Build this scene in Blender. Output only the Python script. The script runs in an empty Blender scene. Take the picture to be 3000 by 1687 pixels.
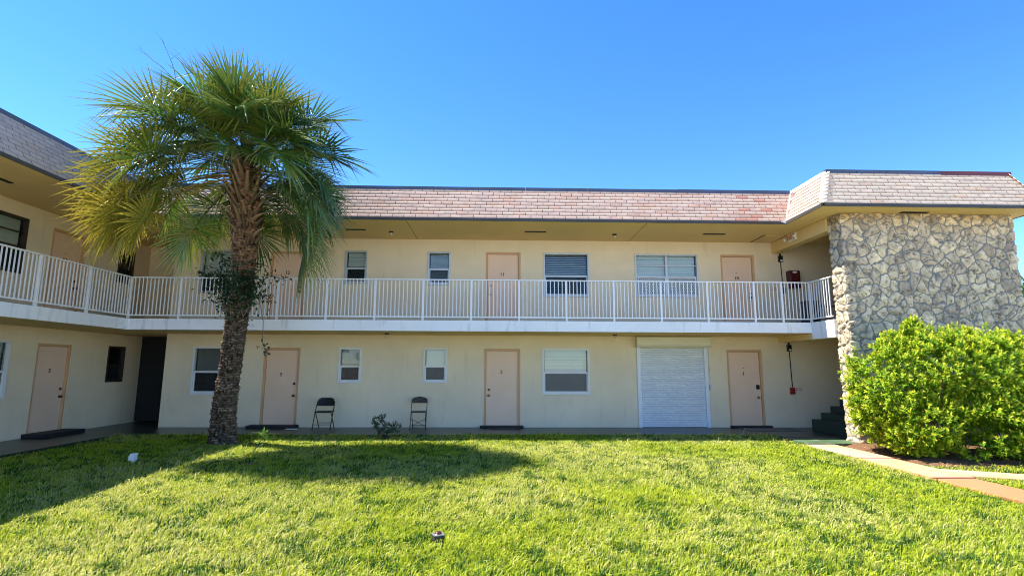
import bpy, math, random
import numpy as np
from mathutils import Vector, Matrix
random.seed(7); RNG = np.random.default_rng(11)
sc = bpy.context.scene
COL = sc.collection

# ------------------------------------------------------------------ camera
cam = bpy.data.cameras.new('camera'); cam_o = bpy.data.objects.new('camera', cam); COL.objects.link(cam_o)
cam.sensor_width = 36.0; cam.lens = 18.54; cam.clip_end = 3000
FW = Vector((0.02754, 0.98829, 0.15008)); RT = Vector((0.99959, -0.02838, 0.00345)); UP = Vector((-0.00767, -0.14992, 0.98867))
cam_o.matrix_world = Matrix(((RT.x, UP.x, -FW.x, 0), (RT.y, UP.y, -FW.y, 0), (RT.z, UP.z, -FW.z, 1.5532), (0, 0, 0, 1)))
sc.camera = cam_o

# ------------------------------------------------------------------ light
SUN = Vector((-0.585, 0.08, 1.0)).normalized()
world = bpy.data.worlds.new('World'); sc.world = world; world.use_nodes = True
nt = world.node_tree; nt.nodes.clear()
sky = nt.nodes.new('ShaderNodeTexSky'); sky.sky_type = 'NISHITA'; sky.sun_disc = False
sky.sun_elevation = math.asin(SUN.z); sky.sun_rotation = math.atan2(SUN.x, SUN.y)
sky.air_density = 0.9; sky.dust_density = 0.0; sky.ozone_density = 2.4; sky.altitude = 1200
hsv = nt.nodes.new('ShaderNodeHueSaturation'); hsv.inputs['Hue'].default_value = 0.507; hsv.inputs['Saturation'].default_value = 1.29
bg = nt.nodes.new('ShaderNodeBackground'); bg.inputs['Strength'].default_value = 0.15
wo = nt.nodes.new('ShaderNodeOutputWorld')
nt.links.new(sky.outputs[0], hsv.inputs['Color']); nt.links.new(hsv.outputs[0], bg.inputs['Color']); nt.links.new(bg.outputs[0], wo.inputs[0])
sl = bpy.data.lights.new('sun', 'SUN'); sl.energy = 5.0; sl.angle = math.radians(0.5); sl.color = (1.0, 0.93, 0.82)
so = bpy.data.objects.new('sun', sl); COL.objects.link(so); so.location = (-30, 5, 50)
so.rotation_euler = SUN.to_track_quat('Z', 'Y').to_euler()
sc.view_settings.view_transform = 'Standard'; sc.view_settings.look = 'None'
sc.view_settings.exposure = 1.4; sc.view_settings.gamma = 1.0
sc.cycles.filter_width = 1.0; sc.cycles.max_bounces = 10; sc.cycles.diffuse_bounces = 6; sc.cycles.glossy_bounces = 4; sc.cycles.transparent_max_bounces = 16

# ------------------------------------------------------------------ materials
MATS = {}
def nodes(name):
    m = bpy.data.materials.new(name); m.use_nodes = True
    t = m.node_tree; b = t.nodes['Principled BSDF']
    MATS[name] = m
    return m, t, b
def noise(t, scale, detail=6, rough=0.6, coord='Object', dist=0.0):
    tc = t.nodes.new('ShaderNodeTexCoord'); n = t.nodes.new('ShaderNodeTexNoise')
    n.inputs['Scale'].default_value = scale; n.inputs['Detail'].default_value = detail; n.inputs['Roughness'].default_value = rough
    n.inputs['Distortion'].default_value = dist
    t.links.new(tc.outputs[coord], n.inputs['Vector'])
    return n
def ramp(t, src, stops):
    r = t.nodes.new('ShaderNodeValToRGB'); e = r.color_ramp.elements
    while len(e) < len(stops): e.new(0.5)
    for el, (p, c) in zip(e, stops):
        el.position = p; el.color = (*c, 1) if len(c) == 3 else c
    t.links.new(src, r.inputs[0])
    return r
def mixc(t, a, b, fac, mode='MIX'):
    m = t.nodes.new('ShaderNodeMix'); m.data_type = 'RGBA'; m.blend_type = mode
    for sock, v in ((m.inputs[0], fac), (m.inputs[6], a), (m.inputs[7], b)):
        if hasattr(v, 'is_linked'): t.links.new(v, sock)
        elif isinstance(v, (int, float)): sock.default_value = v
        else: sock.default_value = (*v, 1)
    return m.outputs[2]
def bump(t, b, src, strength=0.3, dist=0.01):
    n = t.nodes.new('ShaderNodeBump'); n.inputs['Strength'].default_value = strength; n.inputs['Distance'].default_value = dist
    t.links.new(src, n.inputs['Height']); t.links.new(n.outputs[0], b.inputs['Normal'])
def paint(name, c, rough=0.6, var=0.12, scale=1.2, bs=0.0, bscale=60, metal=0.0, spec=0.5, dirt=None):
    m, t, b = nodes(name)
    b.inputs['Roughness'].default_value = rough; b.inputs['Metallic'].default_value = metal
    b.inputs['Specular IOR Level'].default_value = spec
    n = noise(t, scale)
    lo = tuple(x * (1 - var) for x in c); hi = tuple(min(1, x * (1 + var * 0.6)) for x in c)
    out = ramp(t, n.outputs['Fac'], [(0.3, lo), (0.7, hi)]).outputs[0]
    if dirt:
        n2 = noise(t, dirt[1], 8, 0.7)
        f = ramp(t, n2.outputs['Fac'], [(dirt[2], (0, 0, 0)), (dirt[2] + 0.12, (dirt[3],) * 3)])
        out = mixc(t, out, dirt[0], f.outputs[0])
    t.links.new(out, b.inputs['Base Color'])
    if bs: bump(t, b, noise(t, bscale, 5).outputs['Fac'], bs, 0.006)
    return m
def attr_mat(name, rough=0.5, trans=0.0, spec=0.4, bs=0, bscale=40, nvar=0.0, nscale=8):
    m, t, b = nodes(name)
    a = t.nodes.new('ShaderNodeAttribute'); a.attribute_name = 'col'
    b.inputs['Roughness'].default_value = rough; b.inputs['Specular IOR Level'].default_value = spec
    src = a.outputs['Color']
    if nvar:
        n = noise(t, nscale, 8, 0.7)
        r = ramp(t, n.outputs['Fac'], [(0.25, (1 - nvar,) * 3), (0.75, (1 + nvar,) * 3)])
        src = mixc(t, src, r.outputs[0], 1.0, 'MULTIPLY')
    t.links.new(src, b.inputs['Base Color'])
    if bs: bump(t, b, noise(t, bscale, 8, 0.7).outputs['Fac'], bs, 0.01)
    if trans:
        tr = t.nodes.new('ShaderNodeBsdfTranslucent'); mx = t.nodes.new('ShaderNodeMixShader'); mx.inputs[0].default_value = trans
        t.links.new(src, tr.inputs['Color']); t.links.new(b.outputs[0], mx.inputs[1]); t.links.new(tr.outputs[0], mx.inputs[2])
        t.links.new(mx.outputs[0], t.nodes['Material Output'].inputs[0])
    return m
paint('stucco', (0.80, 0.675, 0.475), 0.85, 0.09, 0.8, 0.35, 90, spec=0.2, dirt=((0.50, 0.42, 0.30), 0.9, 0.66, 0.35))
paint('soffit_paint', (0.80, 0.585, 0.28), 0.85, 0.08, 0.6, 0.1, 60, spec=0.2, dirt=((0.55, 0.44, 0.27), 1.2, 0.62, 0.4))
paint('slab_white', (0.87, 0.86, 0.85), 0.8, 0.06, 0.9, 0.2, 70, spec=0.3, dirt=((0.42, 0.42, 0.40), 2.2, 0.66, 0.5))
for nm_, c_, lo_, am_ in (('slab_white', (0.40, 0.38, 0.34), 0.58, 0.4), ('stucco', (0.45, 0.37, 0.27), 0.60, 0.22)):
    t = MATS[nm_].node_tree; b = t.nodes['Principled BSDF']
    src = b.inputs['Base Color'].links[0].from_socket
    tc = t.nodes.new('ShaderNodeTexCoord'); mp = t.nodes.new('ShaderNodeMapping'); mp.inputs['Scale'].default_value = (5, 5, 0.7); n = t.nodes.new('ShaderNodeTexNoise'); n.inputs['Scale'].default_value = 1.3; n.inputs['Detail'].default_value = 7
    t.links.new(tc.outputs['Object'], mp.inputs[0]); t.links.new(mp.outputs[0], n.inputs['Vector'])
    t.links.new(mixc(t, src, c_, ramp(t, n.outputs['Fac'], [(lo_, (0, 0, 0)), (lo_ + 0.14, (am_,) * 3)]).outputs[0]), b.inputs['Base Color'])
paint('door_paint', (0.82, 0.58, 0.41), 0.5, 0.05, 1.5, 0.05, 30, spec=0.4)
paint('frame_paint', (0.62, 0.37, 0.19), 0.5, 0.08, 2.0, spec=0.4)
paint('rail_white', (0.80, 0.80, 0.80), 0.4, 0.04, 2.0)
paint('alu_white', (0.72, 0.73, 0.72), 0.45, 0.08, 3.0)
paint('alu_grey', (0.50, 0.53, 0.55), 0.4, 0.12, 3.0, metal=0.3)
paint('shutter_white', (0.74, 0.77, 0.80), 0.45, 0.05, 2.0)
paint('shutter_cream', (0.70, 0.66, 0.50), 0.5, 0.05, 2.0)
paint('blind_white', (0.78, 0.80, 0.80), 0.5, 0.05, 4.0)
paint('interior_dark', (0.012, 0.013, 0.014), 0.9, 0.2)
paint('black_metal', (0.012, 0.011, 0.010), 0.45, 0.3, 5, spec=0.4)
paint('bronze', (0.035, 0.022, 0.016), 0.45, 0.4, 8)
paint('brass', (0.30, 0.22, 0.11), 0.3, 0.2, 9, metal=0.9)
paint('steel', (0.45, 0.45, 0.44), 0.3, 0.1, 9, metal=0.9)
paint('black_rubber', (0.012, 0.013, 0.016), 0.7, 0.3, 6)
paint('mat_grey', (0.16, 0.155, 0.14), 0.95, 0.2, 9)
paint('red_paint', (0.30, 0.02, 0.02), 0.4, 0.15, 4)
paint('dark_red', (0.09, 0.010, 0.010), 0.35, 0.3, 5)
paint('pink_plate', (0.62, 0.26, 0.24), 0.5, 0.1, 5)
paint('sign_white', (0.80, 0.76, 0.66), 0.45, 0.05, 5)
paint('sign_red', (0.55, 0.06, 0.02), 0.5, 0.05, 5)
paint('plastic_white', (0.78, 0.78, 0.78), 0.4, 0.1, 9)
paint('navy_metal', (0.075, 0.09, 0.14), 0.45, 0.35, 1.5, spec=0.5)
paint('red_metal', (0.16, 0.035, 0.04), 0.5, 0.3, 1.5)
paint('drip_metal', (0.055, 0.05, 0.042), 0.55, 0.3, 1.8)
paint('flash_white', (0.75, 0.72, 0.68), 0.5, 0.1, 3)
paint('shingle_gap', (0.24, 0.14, 0.115), 0.9, 0.2, 5)
paint('roof_deck', (0.30, 0.29, 0.28), 0.9, 0.2, 1)
paint('vent_black', (0.010, 0.009, 0.008), 0.8, 0.2, 5)
paint('green_floor', (0.020, 0.032, 0.027), 0.32, 0.30, 0.9, 0.1, 30, dirt=((0.06, 0.07, 0.06), 1.4, 0.58, 0.5))
paint('floor_paint', (0.20, 0.20, 0.17), 0.6, 0.2, 1.0)
paint('green_worn', (0.060, 0.115, 0.055), 0.6, 0.25, 2.0, 0.15, 50, dirt=((0.32, 0.29, 0.18), 3.0, 0.55, 0.9))
paint('step_green', (0.014, 0.040, 0.024), 0.5, 0.25, 3.0)
paint('path_concrete', (0.52, 0.35, 0.25), 0.9, 0.12, 1.0, 0.3, 90, spec=0.2, dirt=((0.56, 0.25, 0.12), 0.5, 0.46, 0.8))
paint('path_clay', (0.46, 0.19, 0.085), 0.9, 0.15, 1.0, 0.3, 90, spec=0.2, dirt=((0.50, 0.30, 0.18), 0.9, 0.56, 0.6))
paint('path_edge', (0.20, 0.20, 0.18), 0.9, 0.2, 3)
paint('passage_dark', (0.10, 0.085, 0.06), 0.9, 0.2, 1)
paint('box_blue', (0.018, 0.026, 0.05), 0.5, 0.3, 3)
paint('lamp_glass', (0.55, 0.52, 0.45), 0.15, 0.1, 9)
paint('brown_dome', (0.07, 0.025, 0.012), 0.3, 0.3, 9)
paint('galv', (0.34, 0.35, 0.37), 0.4, 0.2, 9, metal=0.6)
paint('petal', (0.80, 0.76, 0.76), 0.6, 0.05, 20)
paint('stem_brown', (0.11, 0.075, 0.045), 0.8, 0.3, 9)
paint('stem_green', (0.11, 0.16, 0.05), 0.6, 0.2, 9)
paint('stalk_dead', (0.10, 0.07, 0.05), 0.9, 0.3, 9)
paint('vine_stem', (0.20, 0.155, 0.11), 0.85, 0.3, 9, 0.3, 50)
paint('chair_pad', (0.055, 0.045, 0.035), 0.7, 0.4, 12, 0.2, 90)
attr_mat('shingle', 0.9, 0, 0.15, 0.4, 120, 0.10, 9)
attr_mat('stone', 0.9, 0, 0.2, 0.8, 26, 0.35, 16)
attr_mat('grass_blade', 0.5, 0.42, 0.22)
attr_mat('palm_leaf', 0.30, 0.18, 0.6)
attr_mat('leaf', 0.48, 0.36, 0.3)
attr_mat('leaf_dark', 0.30, 0.12, 0.5)
attr_mat('bark', 0.9, 0, 0.2, 0.7, 22, 0.45, 10)
attr_mat('leaf_base_mat', 0.85, 0, 0.2, 0.4, 40, 0.35, 18)
# glass: mirror over see-through
m, t, b = nodes('glass')
fr = t.nodes.new('ShaderNodeFresnel'); fr.inputs[0].default_value = 1.34
ad = t.nodes.new('ShaderNodeMath'); ad.operation = 'ADD'; ad.inputs[1].default_value = 0.05; t.links.new(fr.outputs[0], ad.inputs[0])
tr = t.nodes.new('ShaderNodeBsdfTransparent'); tr.inputs[0].default_value = (0.80, 0.88, 0.86, 1)
gl = t.nodes.new('ShaderNodeBsdfGlossy'); gl.inputs['Roughness'].default_value = 0.03
mx = t.nodes.new('ShaderNodeMixShader'); t.links.new(ad.outputs[0], mx.inputs[0]); t.links.new(tr.outputs[0], mx.inputs[1]); t.links.new(gl.outputs[0], mx.inputs[2])
t.links.new(mx.outputs[0], t.nodes['Material Output'].inputs[0])
m, t, b = nodes('insect_screen')
tr = t.nodes.new('ShaderNodeBsdfTransparent'); df = t.nodes.new('ShaderNodeBsdfDiffuse'); df.inputs[0].default_value = (0.035, 0.04, 0.042, 1)
mx = t.nodes.new('ShaderNodeMixShader'); mx.inputs[0].default_value = 0.5
t.links.new(tr.outputs[0], mx.inputs[1]); t.links.new(df.outputs[0], mx.inputs[2]); t.links.new(mx.outputs[0], t.nodes['Material Output'].inputs[0])
# soil / thatch below the grass, mulch
m, t, b = nodes('lawn_soil'); b.inputs['Roughness'].default_value = 1.0; b.inputs['Specular IOR Level'].default_value = 0.1
n1 = noise(t, 14, 8, 0.7); n2 = noise(t, 0.8, 4)
r1 = ramp(t, n1.outputs['Fac'], [(0.35, (0.035, 0.060, 0.012)), (0.6, (0.10, 0.12, 0.03)), (0.8, (0.16, 0.12, 0.06))])
t.links.new(r1.outputs[0], b.inputs['Base Color']); bump(t, b, n1.outputs['Fac'], 0.6, 0.03)
m, t, b = nodes('far_ground'); b.inputs['Roughness'].default_value = 1.0  # unseen ground, made pale to bounce extra light onto the facade
n1 = noise(t, 3, 8, 0.7)
t.links.new(ramp(t, n1.outputs['Fac'], [(0.3, (0.50, 0.45, 0.38)), (0.7, (0.60, 0.55, 0.47))]).outputs[0], b.inputs['Base Color'])
m, t, b = nodes('mulch'); b.inputs['Roughness'].default_value = 1.0; b.inputs['Specular IOR Level'].default_value = 0.1
n1 = noise(t, 30, 8, 0.75)
t.links.new(ramp(t, n1.outputs['Fac'], [(0.3, (0.05, 0.028, 0.016)), (0.55, (0.22, 0.12, 0.065)), (0.75, (0.42, 0.29, 0.18))]).outputs[0], b.inputs['Base Color'])
bump(t, b, n1.outputs['Fac'], 0.9, 0.04)

# ------------------------------------------------------------------ helpers
def tag(o, label=None, cat=None, group=None, kind=None):
    if label: o['label'] = label
    if cat: o['category'] = cat
    if group: o['group'] = group
    if kind: o['kind'] = kind
    return o
def empty(name, loc=(0, 0, 0), rz=0.0, parent=None):
    o = bpy.data.objects.new(name, None); COL.objects.link(o); o.location = loc; o.rotation_euler = (0, 0, rz); o.empty_display_size = 0.2
    if parent: o.parent = parent
    return o
def finish(name, me, mat, parent=None, smooth=False):
    me.materials.append(MATS[mat])
    if smooth: me.polygons.foreach_set('use_smooth', np.ones(len(me.polygons), bool))
    o = bpy.data.objects.new(name, me); COL.objects.link(o)
    if parent: o.parent = parent
    return o
class MB:
    """collects boxes, quads, tubes and lathes, then links them as one mesh"""
    def __init__(s): s.v = []; s.f = []
    def quad(s, *p):
        i = len(s.v); s.v += [tuple(q) for q in p]; s.f.append(tuple(range(i, i + len(p)))); return s
    def box(s, x0, x1, y0, y1, z0, z1):
        i = len(s.v)
        s.v += [(x, y, z) for z in (z0, z1) for y in (y0, y1) for x in (x0, x1)]
        for q in ((0, 2, 3, 1), (4, 5, 7, 6), (0, 1, 5, 4), (2, 6, 7, 3), (0, 4, 6, 2), (1, 3, 7, 5)): s.f.append(tuple(i + k for k in q))
        return s
    def bar(s, a, b, w, h=None, up=(0, 0, 1)):
        a, b = Vector(a), Vector(b); d = (b - a).normalized(); u = Vector(up)
        if abs(d.dot(u)) > 0.95: u = Vector((1, 0, 0))
        sd = d.cross(u).normalized(); u = sd.cross(d); h = h or w; i = len(s.v)
        for p in (a, b):
            for sx, sz in ((-1, -1), (1, -1), (1, 1), (-1, 1)): s.v.append(tuple(p + sd * sx * w / 2 + u * sz * h / 2))
        for q in ((0, 1, 2, 3), (7, 6, 5, 4), (0, 4, 5, 1), (1, 5, 6, 2), (2, 6, 7, 3), (3, 7, 4, 0)): s.f.append(tuple(i + k for k in q))
        return s
    def tube(s, pts, r, n=8):
        pts = [Vector(p) for p in pts]; rr = r if isinstance(r, (list, tuple)) else [r] * len(pts); i0 = len(s.v)
        u = None
        for k, p in enumerate(pts):
            d = (pts[min(k + 1, len(pts) - 1)] - pts[max(k - 1, 0)]).normalized()
            if u is None: u = d.orthogonal().normalized()
            u = (u - d * u.dot(d)).normalized(); w = d.cross(u)
            for j in range(n):
                a = 2 * math.pi * j / n; s.v.append(tuple(p + (u * math.cos(a) + w * math.sin(a)) * rr[k]))
        for k in range(len(pts) - 1):
            for j in range(n):
                a = i0 + k * n + j; b2 = i0 + k * n + (j + 1) % n; s.f.append((a, b2, b2 + n, a + n))
        s.f.append(tuple(i0 + j for j in reversed(range(n)))); s.f.append(tuple(i0 + (len(pts) - 1) * n + j for j in range(n)))
        return s
    def lathe(s, prof, c, axis='z', n=20):
        i0 = len(s.v)
        for r, h in prof:
            for j in range(n):
                a = 2 * math.pi * j / n; x, y = r * math.cos(a), r * math.sin(a)
                s.v.append({'z': (c[0] + x, c[1] + y, c[2] + h), 'y': (c[0] + x, c[1] - h, c[2] + y), 'x': (c[0] + h, c[1] + x, c[2] + y)}[axis])
        for k in range(len(prof) - 1):
            for j in range(n):
                a = i0 + k * n + j; b2 = i0 + k * n + (j + 1) % n; s.f.append((a, b2, b2 + n, a + n))
        s.f.append(tuple(i0 + j for j in range(n))); s.f.append(tuple(i0 + (len(prof) - 1) * n + j for j in range(n)))
        return s
    def build(s, name, mat, parent=None, bevel=0.0, smooth=False):
        me = bpy.data.meshes.new(name); me.from_pydata(s.v, [], s.f); me.update()
        o = finish(name, me, mat, parent, smooth)
        if bevel:
            bm = o.modifiers.new('bevel', 'BEVEL'); bm.width = bevel; bm.segments = 2; bm.limit_method = 'ANGLE'
        return o
def np_mesh(name, V, faces, mat, parent=None, col=None, smooth=False):
    """faces: list of int arrays (n,3) or (n,4)"""
    me = bpy.data.meshes.new(name); me.vertices.add(len(V)); me.vertices.foreach_set('co', np.ascontiguousarray(V, np.float32).ravel())
    tot = np.concatenate([np.full(len(f), f.shape[1], np.int32) for f in faces]); loops = np.concatenate([f.ravel() for f in faces]).astype(np.int32)
    me.loops.add(len(loops)); me.loops.foreach_set('vertex_index', loops)
    me.polygons.add(len(tot)); st = np.zeros(len(tot), np.int32); st[1:] = np.cumsum(tot)[:-1]
    me.polygons.foreach_set('loop_start', st)
    try: me.polygons.foreach_set('loop_total', tot)
    except Exception: pass
    me.update(calc_edges=True); me.validate()
    if col is not None:
        a = me.attributes.new('col', 'FLOAT_COLOR', 'POINT'); c = np.ones((len(V), 4), np.float32); c[:, :3] = col; a.data.foreach_set('color', c.ravel())
    return finish(name, me, mat, parent, smooth)
def unit(a): return a / np.maximum(np.linalg.norm(a, axis=-1, keepdims=True), 1e-9)
LAT = RNG.random((32, 32, 32)).astype(np.float32)
def vnoise(p):
    p = np.asarray(p, np.float32); i = np.floor(p).astype(int); f = p - i; f = f * f * (3 - 2 * f); i = i % 32; j = (i + 1) % 32
    x0, y0, z0 = i[..., 0], i[..., 1], i[..., 2]; x1, y1, z1 = j[..., 0], j[..., 1], j[..., 2]; fx, fy, fz = f[..., 0], f[..., 1], f[..., 2]
    a = LAT[x0, y0, z0] * (1 - fx) + LAT[x1, y0, z0] * fx; b_ = LAT[x0, y1, z0] * (1 - fx) + LAT[x1, y1, z0] * fx
    c = LAT[x0, y0, z1] * (1 - fx) + LAT[x1, y0, z1] * fx; d = LAT[x0, y1, z1] * (1 - fx) + LAT[x1, y1, z1] * fx
    return (a * (1 - fy) + b_ * fy) * (1 - fz) + (c * (1 - fy) + d * fy) * fz
def fbm(p, o=4):
    p = np.asarray(p, np.float32); s = 0; a = 0.5
    for k in range(o): s = s + a * vnoise(p * 2 ** k + 7.3 * k); a *= 0.5
    return s / (1 - 0.5 ** o)
def leaves(P, D, U, L, W, curl=0.15):
    """folded five-point leaves: P base, D direction, U upper side"""
    D = unit(D); S = unit(np.cross(D, U)); N = np.cross(S, D); L = L[:, None]; W = W[:, None]
    M = P + D * L * 0.5 + N * L * curl * 0.35
    V = np.stack([P, M - S * W / 2 + N * W * 0.18, M, M + S * W / 2 + N * W * 0.18, P + D * L - N * L * curl], 1).reshape(-1, 3)
    b0 = (np.arange(len(P)) * 5)[:, None]
    F = np.concatenate([b0 + np.array([[0, 2, 1]]), b0 + np.array([[0, 3, 2]]), b0 + np.array([[1, 2, 4]]), b0 + np.array([[2, 3, 4]])])
    return V, F
def text(name, body, size, mat, parent, loc, rot, ext=0.004):
    cu = bpy.data.curves.new(name, 'FONT'); cu.body = body; cu.size = size; cu.extrude = ext; cu.align_x = 'CENTER'; cu.align_y = 'CENTER'
    cu.offset = size * 0.008
    o = bpy.data.objects.new(name, cu); COL.objects.link(o)
    dg = bpy.context.evaluated_depsgraph_get(); me = bpy.data.meshes.new_from_object(o.evaluated_get(dg))
    bpy.data.objects.remove(o); me.materials.clear()
    r = finish(name, me, mat, parent); r.location = loc; r.rotation_euler = rot
    return r

# ------------------------------------------------------------------ key measures (metres)
YW, XL = 14.59, -10.54            # main wall, left wing wall
YS, XS = 12.95, -8.90             # slab edges of the gallery
ZF, ZC, ZS, ZR = 2.706, 2.44, 5.135, 6.07
YE, XE = 12.59, -8.54             # eaves
XB = 7.85                         # line of the beam and return
XR0, XR1, YR = 7.20, 12.35, 11.08 # right projecting roof
SET = 0.40
XEND = -8.94                      # left end of main wall
YB = 20.0

# ------------------------------------------------------------------ ground
def lawn_z(x, y):
    x = np.asarray(x, float); y = np.asarray(y, float)
    base = -0.09 - 0.010 * np.clip(13 - y, 0, 14)
    return base + 0.03 * (fbm(np.stack([x * 0.35 + 40, y * 0.35 + 11, x * 0 + 2], -1), 2) - 0.5)
g = MB(); R = 1500
g.quad((-R, -R, -0.45), (R, -R, -0.45), (R, R, -0.45), (-R, R, -0.45))
tag(g.build('ground', 'far_ground'), kind='structure')
gx, gy = np.meshgrid(np.linspace(-9.6, 30, 140), np.linspace(1.5, 13.6, 60))
V = np.stack([gx, gy, lawn_z(gx, gy)], -1).reshape(-1, 3); idx = np.arange(len(V)).reshape(gx.shape)
F = np.stack([idx[:-1, :-1], idx[:-1, 1:], idx[1:, 1:], idx[1:, :-1]], -1).reshape(-1, 4)
tag(np_mesh('lawn', V, [F], 'lawn_soil', smooth=True), kind='structure')
w = MB(); w.box(-8.9, 6.75, 13.0, YW + 0.1, -0.4, -0.02); w.box(XL - 0.1, -8.9, -3, 19.2, -0.4, -0.025)
w.box(6.75, 12.0, 12.55, YW + 0.1, -0.4, -0.021)
tag(w.build('walkway', 'green_floor', bevel=0.01), kind='structure')
w = MB(); w.box(6.72, 7.99, 11.58, 12.55, -0.4, -0.03)
tag(w.build('painted_pavement', 'green_worn', bevel=0.008), kind='structure')
w = MB()
ys = [11.58, 9.9, 8.2, 6.5, 4.8, 3.1, 1.4]
wc = MB()
for a, b_ in zip(ys[1:], ys[:-1]): (w if a > 7 else wc).box(6.66, 7.32, a + 0.008, b_, -0.4, lawn_z(6.9, b_) + 0.055)
tag(wc.build('path', 'path_clay', bevel=0.01), kind='structure')
w2 = lambda x: 8.72 - 0.46 * (x - 7.32)
for a, b_ in ((7.33, 8.6), (8.61, 9.9), (9.91, 11.2), (11.21, 13)):
    i = len(w.v); z1 = float(lawn_z(a, 8.4)) + 0.055
    w.v += [(a, w2(a) - 0.3, -0.4), (b_, w2(b_) - 0.3, -0.4), (b_, w2(b_) + 0.28, -0.4), (a, w2(a) + 0.28, -0.4)]
    w.v += [(x, y, z1) for x, y, z in w.v[i:i + 4]]
    for q in ((4, 5, 6, 7), (0, 1, 5, 4), (1, 2, 6, 5), (2, 3, 7, 6), (3, 0, 4, 7)): w.f.append(tuple(i + k for k in q))
tag(w.build('path', 'path_concrete', bevel=0.01), kind='structure')
gx, gy = np.meshgrid(np.linspace(7.40, 14, 160), np.linspace(8.95, 11.62, 70))
lim = 8.95 + 0.25 * fbm(np.stack([gx * 1.3, gx * 0, gx * 0], -1), 3)
edge = np.clip((gy - lim) / 0.5, 0, 1) * np.clip((gx - 7.40 - 0.5 * np.clip(10.2 - gy, 0, 1) ** 2) / 0.35, 0, 1)
V = np.stack([gx, gy, lawn_z(gx, gy) - 0.015 + edge * (0.06 + 0.06 * fbm(np.stack([gx * 5, gy * 5, gx * 0], -1), 3))], -1).reshape(-1, 3)
idx = np.arange(len(V)).reshape(gx.shape); F = np.stack([idx[:-1, :-1], idx[:-1, 1:], idx[1:, 1:], idx[1:, :-1]], -1).reshape(-1, 4)
tag(np_mesh('mulch_bed', V, [F], 'mulch', smooth=True), kind='structure')

# ------------------------------------------------------------------ building
B = tag(empty('apartment_building', (0, 0, 0)), 'cream two storey apartment building with open gallery, pink shingle mansard and rough stone end wall', 'building')
def place(o, wing):
    if wing == 'main': o.location = (0, YW, 0)
    else: o.location = (XL, 0, 0); o.rotation_euler = (0, 0, math.pi / 2)
    return o
def wall(name, u0, u1, z0, z1, holes, wing, mat='stucco', depth=0.11):
    us = sorted({u0, u1, *[h[0] for h in holes], *[h[1] for h in holes]}); zs = sorted({z0, z1, *[h[2] for h in holes], *[h[3] for h in holes]})
    mb = MB()
    for a, b_ in zip(us, us[1:]):
        for c, d in zip(zs, zs[1:]):
            mu, mz = (a + b_) / 2, (c + d) / 2
            if any(h[0] < mu < h[1] and h[2] < mz < h[3] for h in holes): continue
            mb.quad((a, 0, c), (b_, 0, c), (b_, 0, d), (a, 0, d))
    for a, b_, c, d in holes:
        mb.quad((a, 0, c), (a, depth, c), (a, depth, d), (a, 0, d)); mb.quad((b_, depth, c), (b_, 0, c), (b_, 0, d), (b_, depth, d))
        mb.quad((a, 0, d), (a, depth, d), (b_, depth, d), (b_, 0, d)); mb.quad((a, depth, c), (a, 0, c), (b_, 0, c), (b_, depth, c))
    return place(mb.build(name, mat, B), wing)

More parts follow.
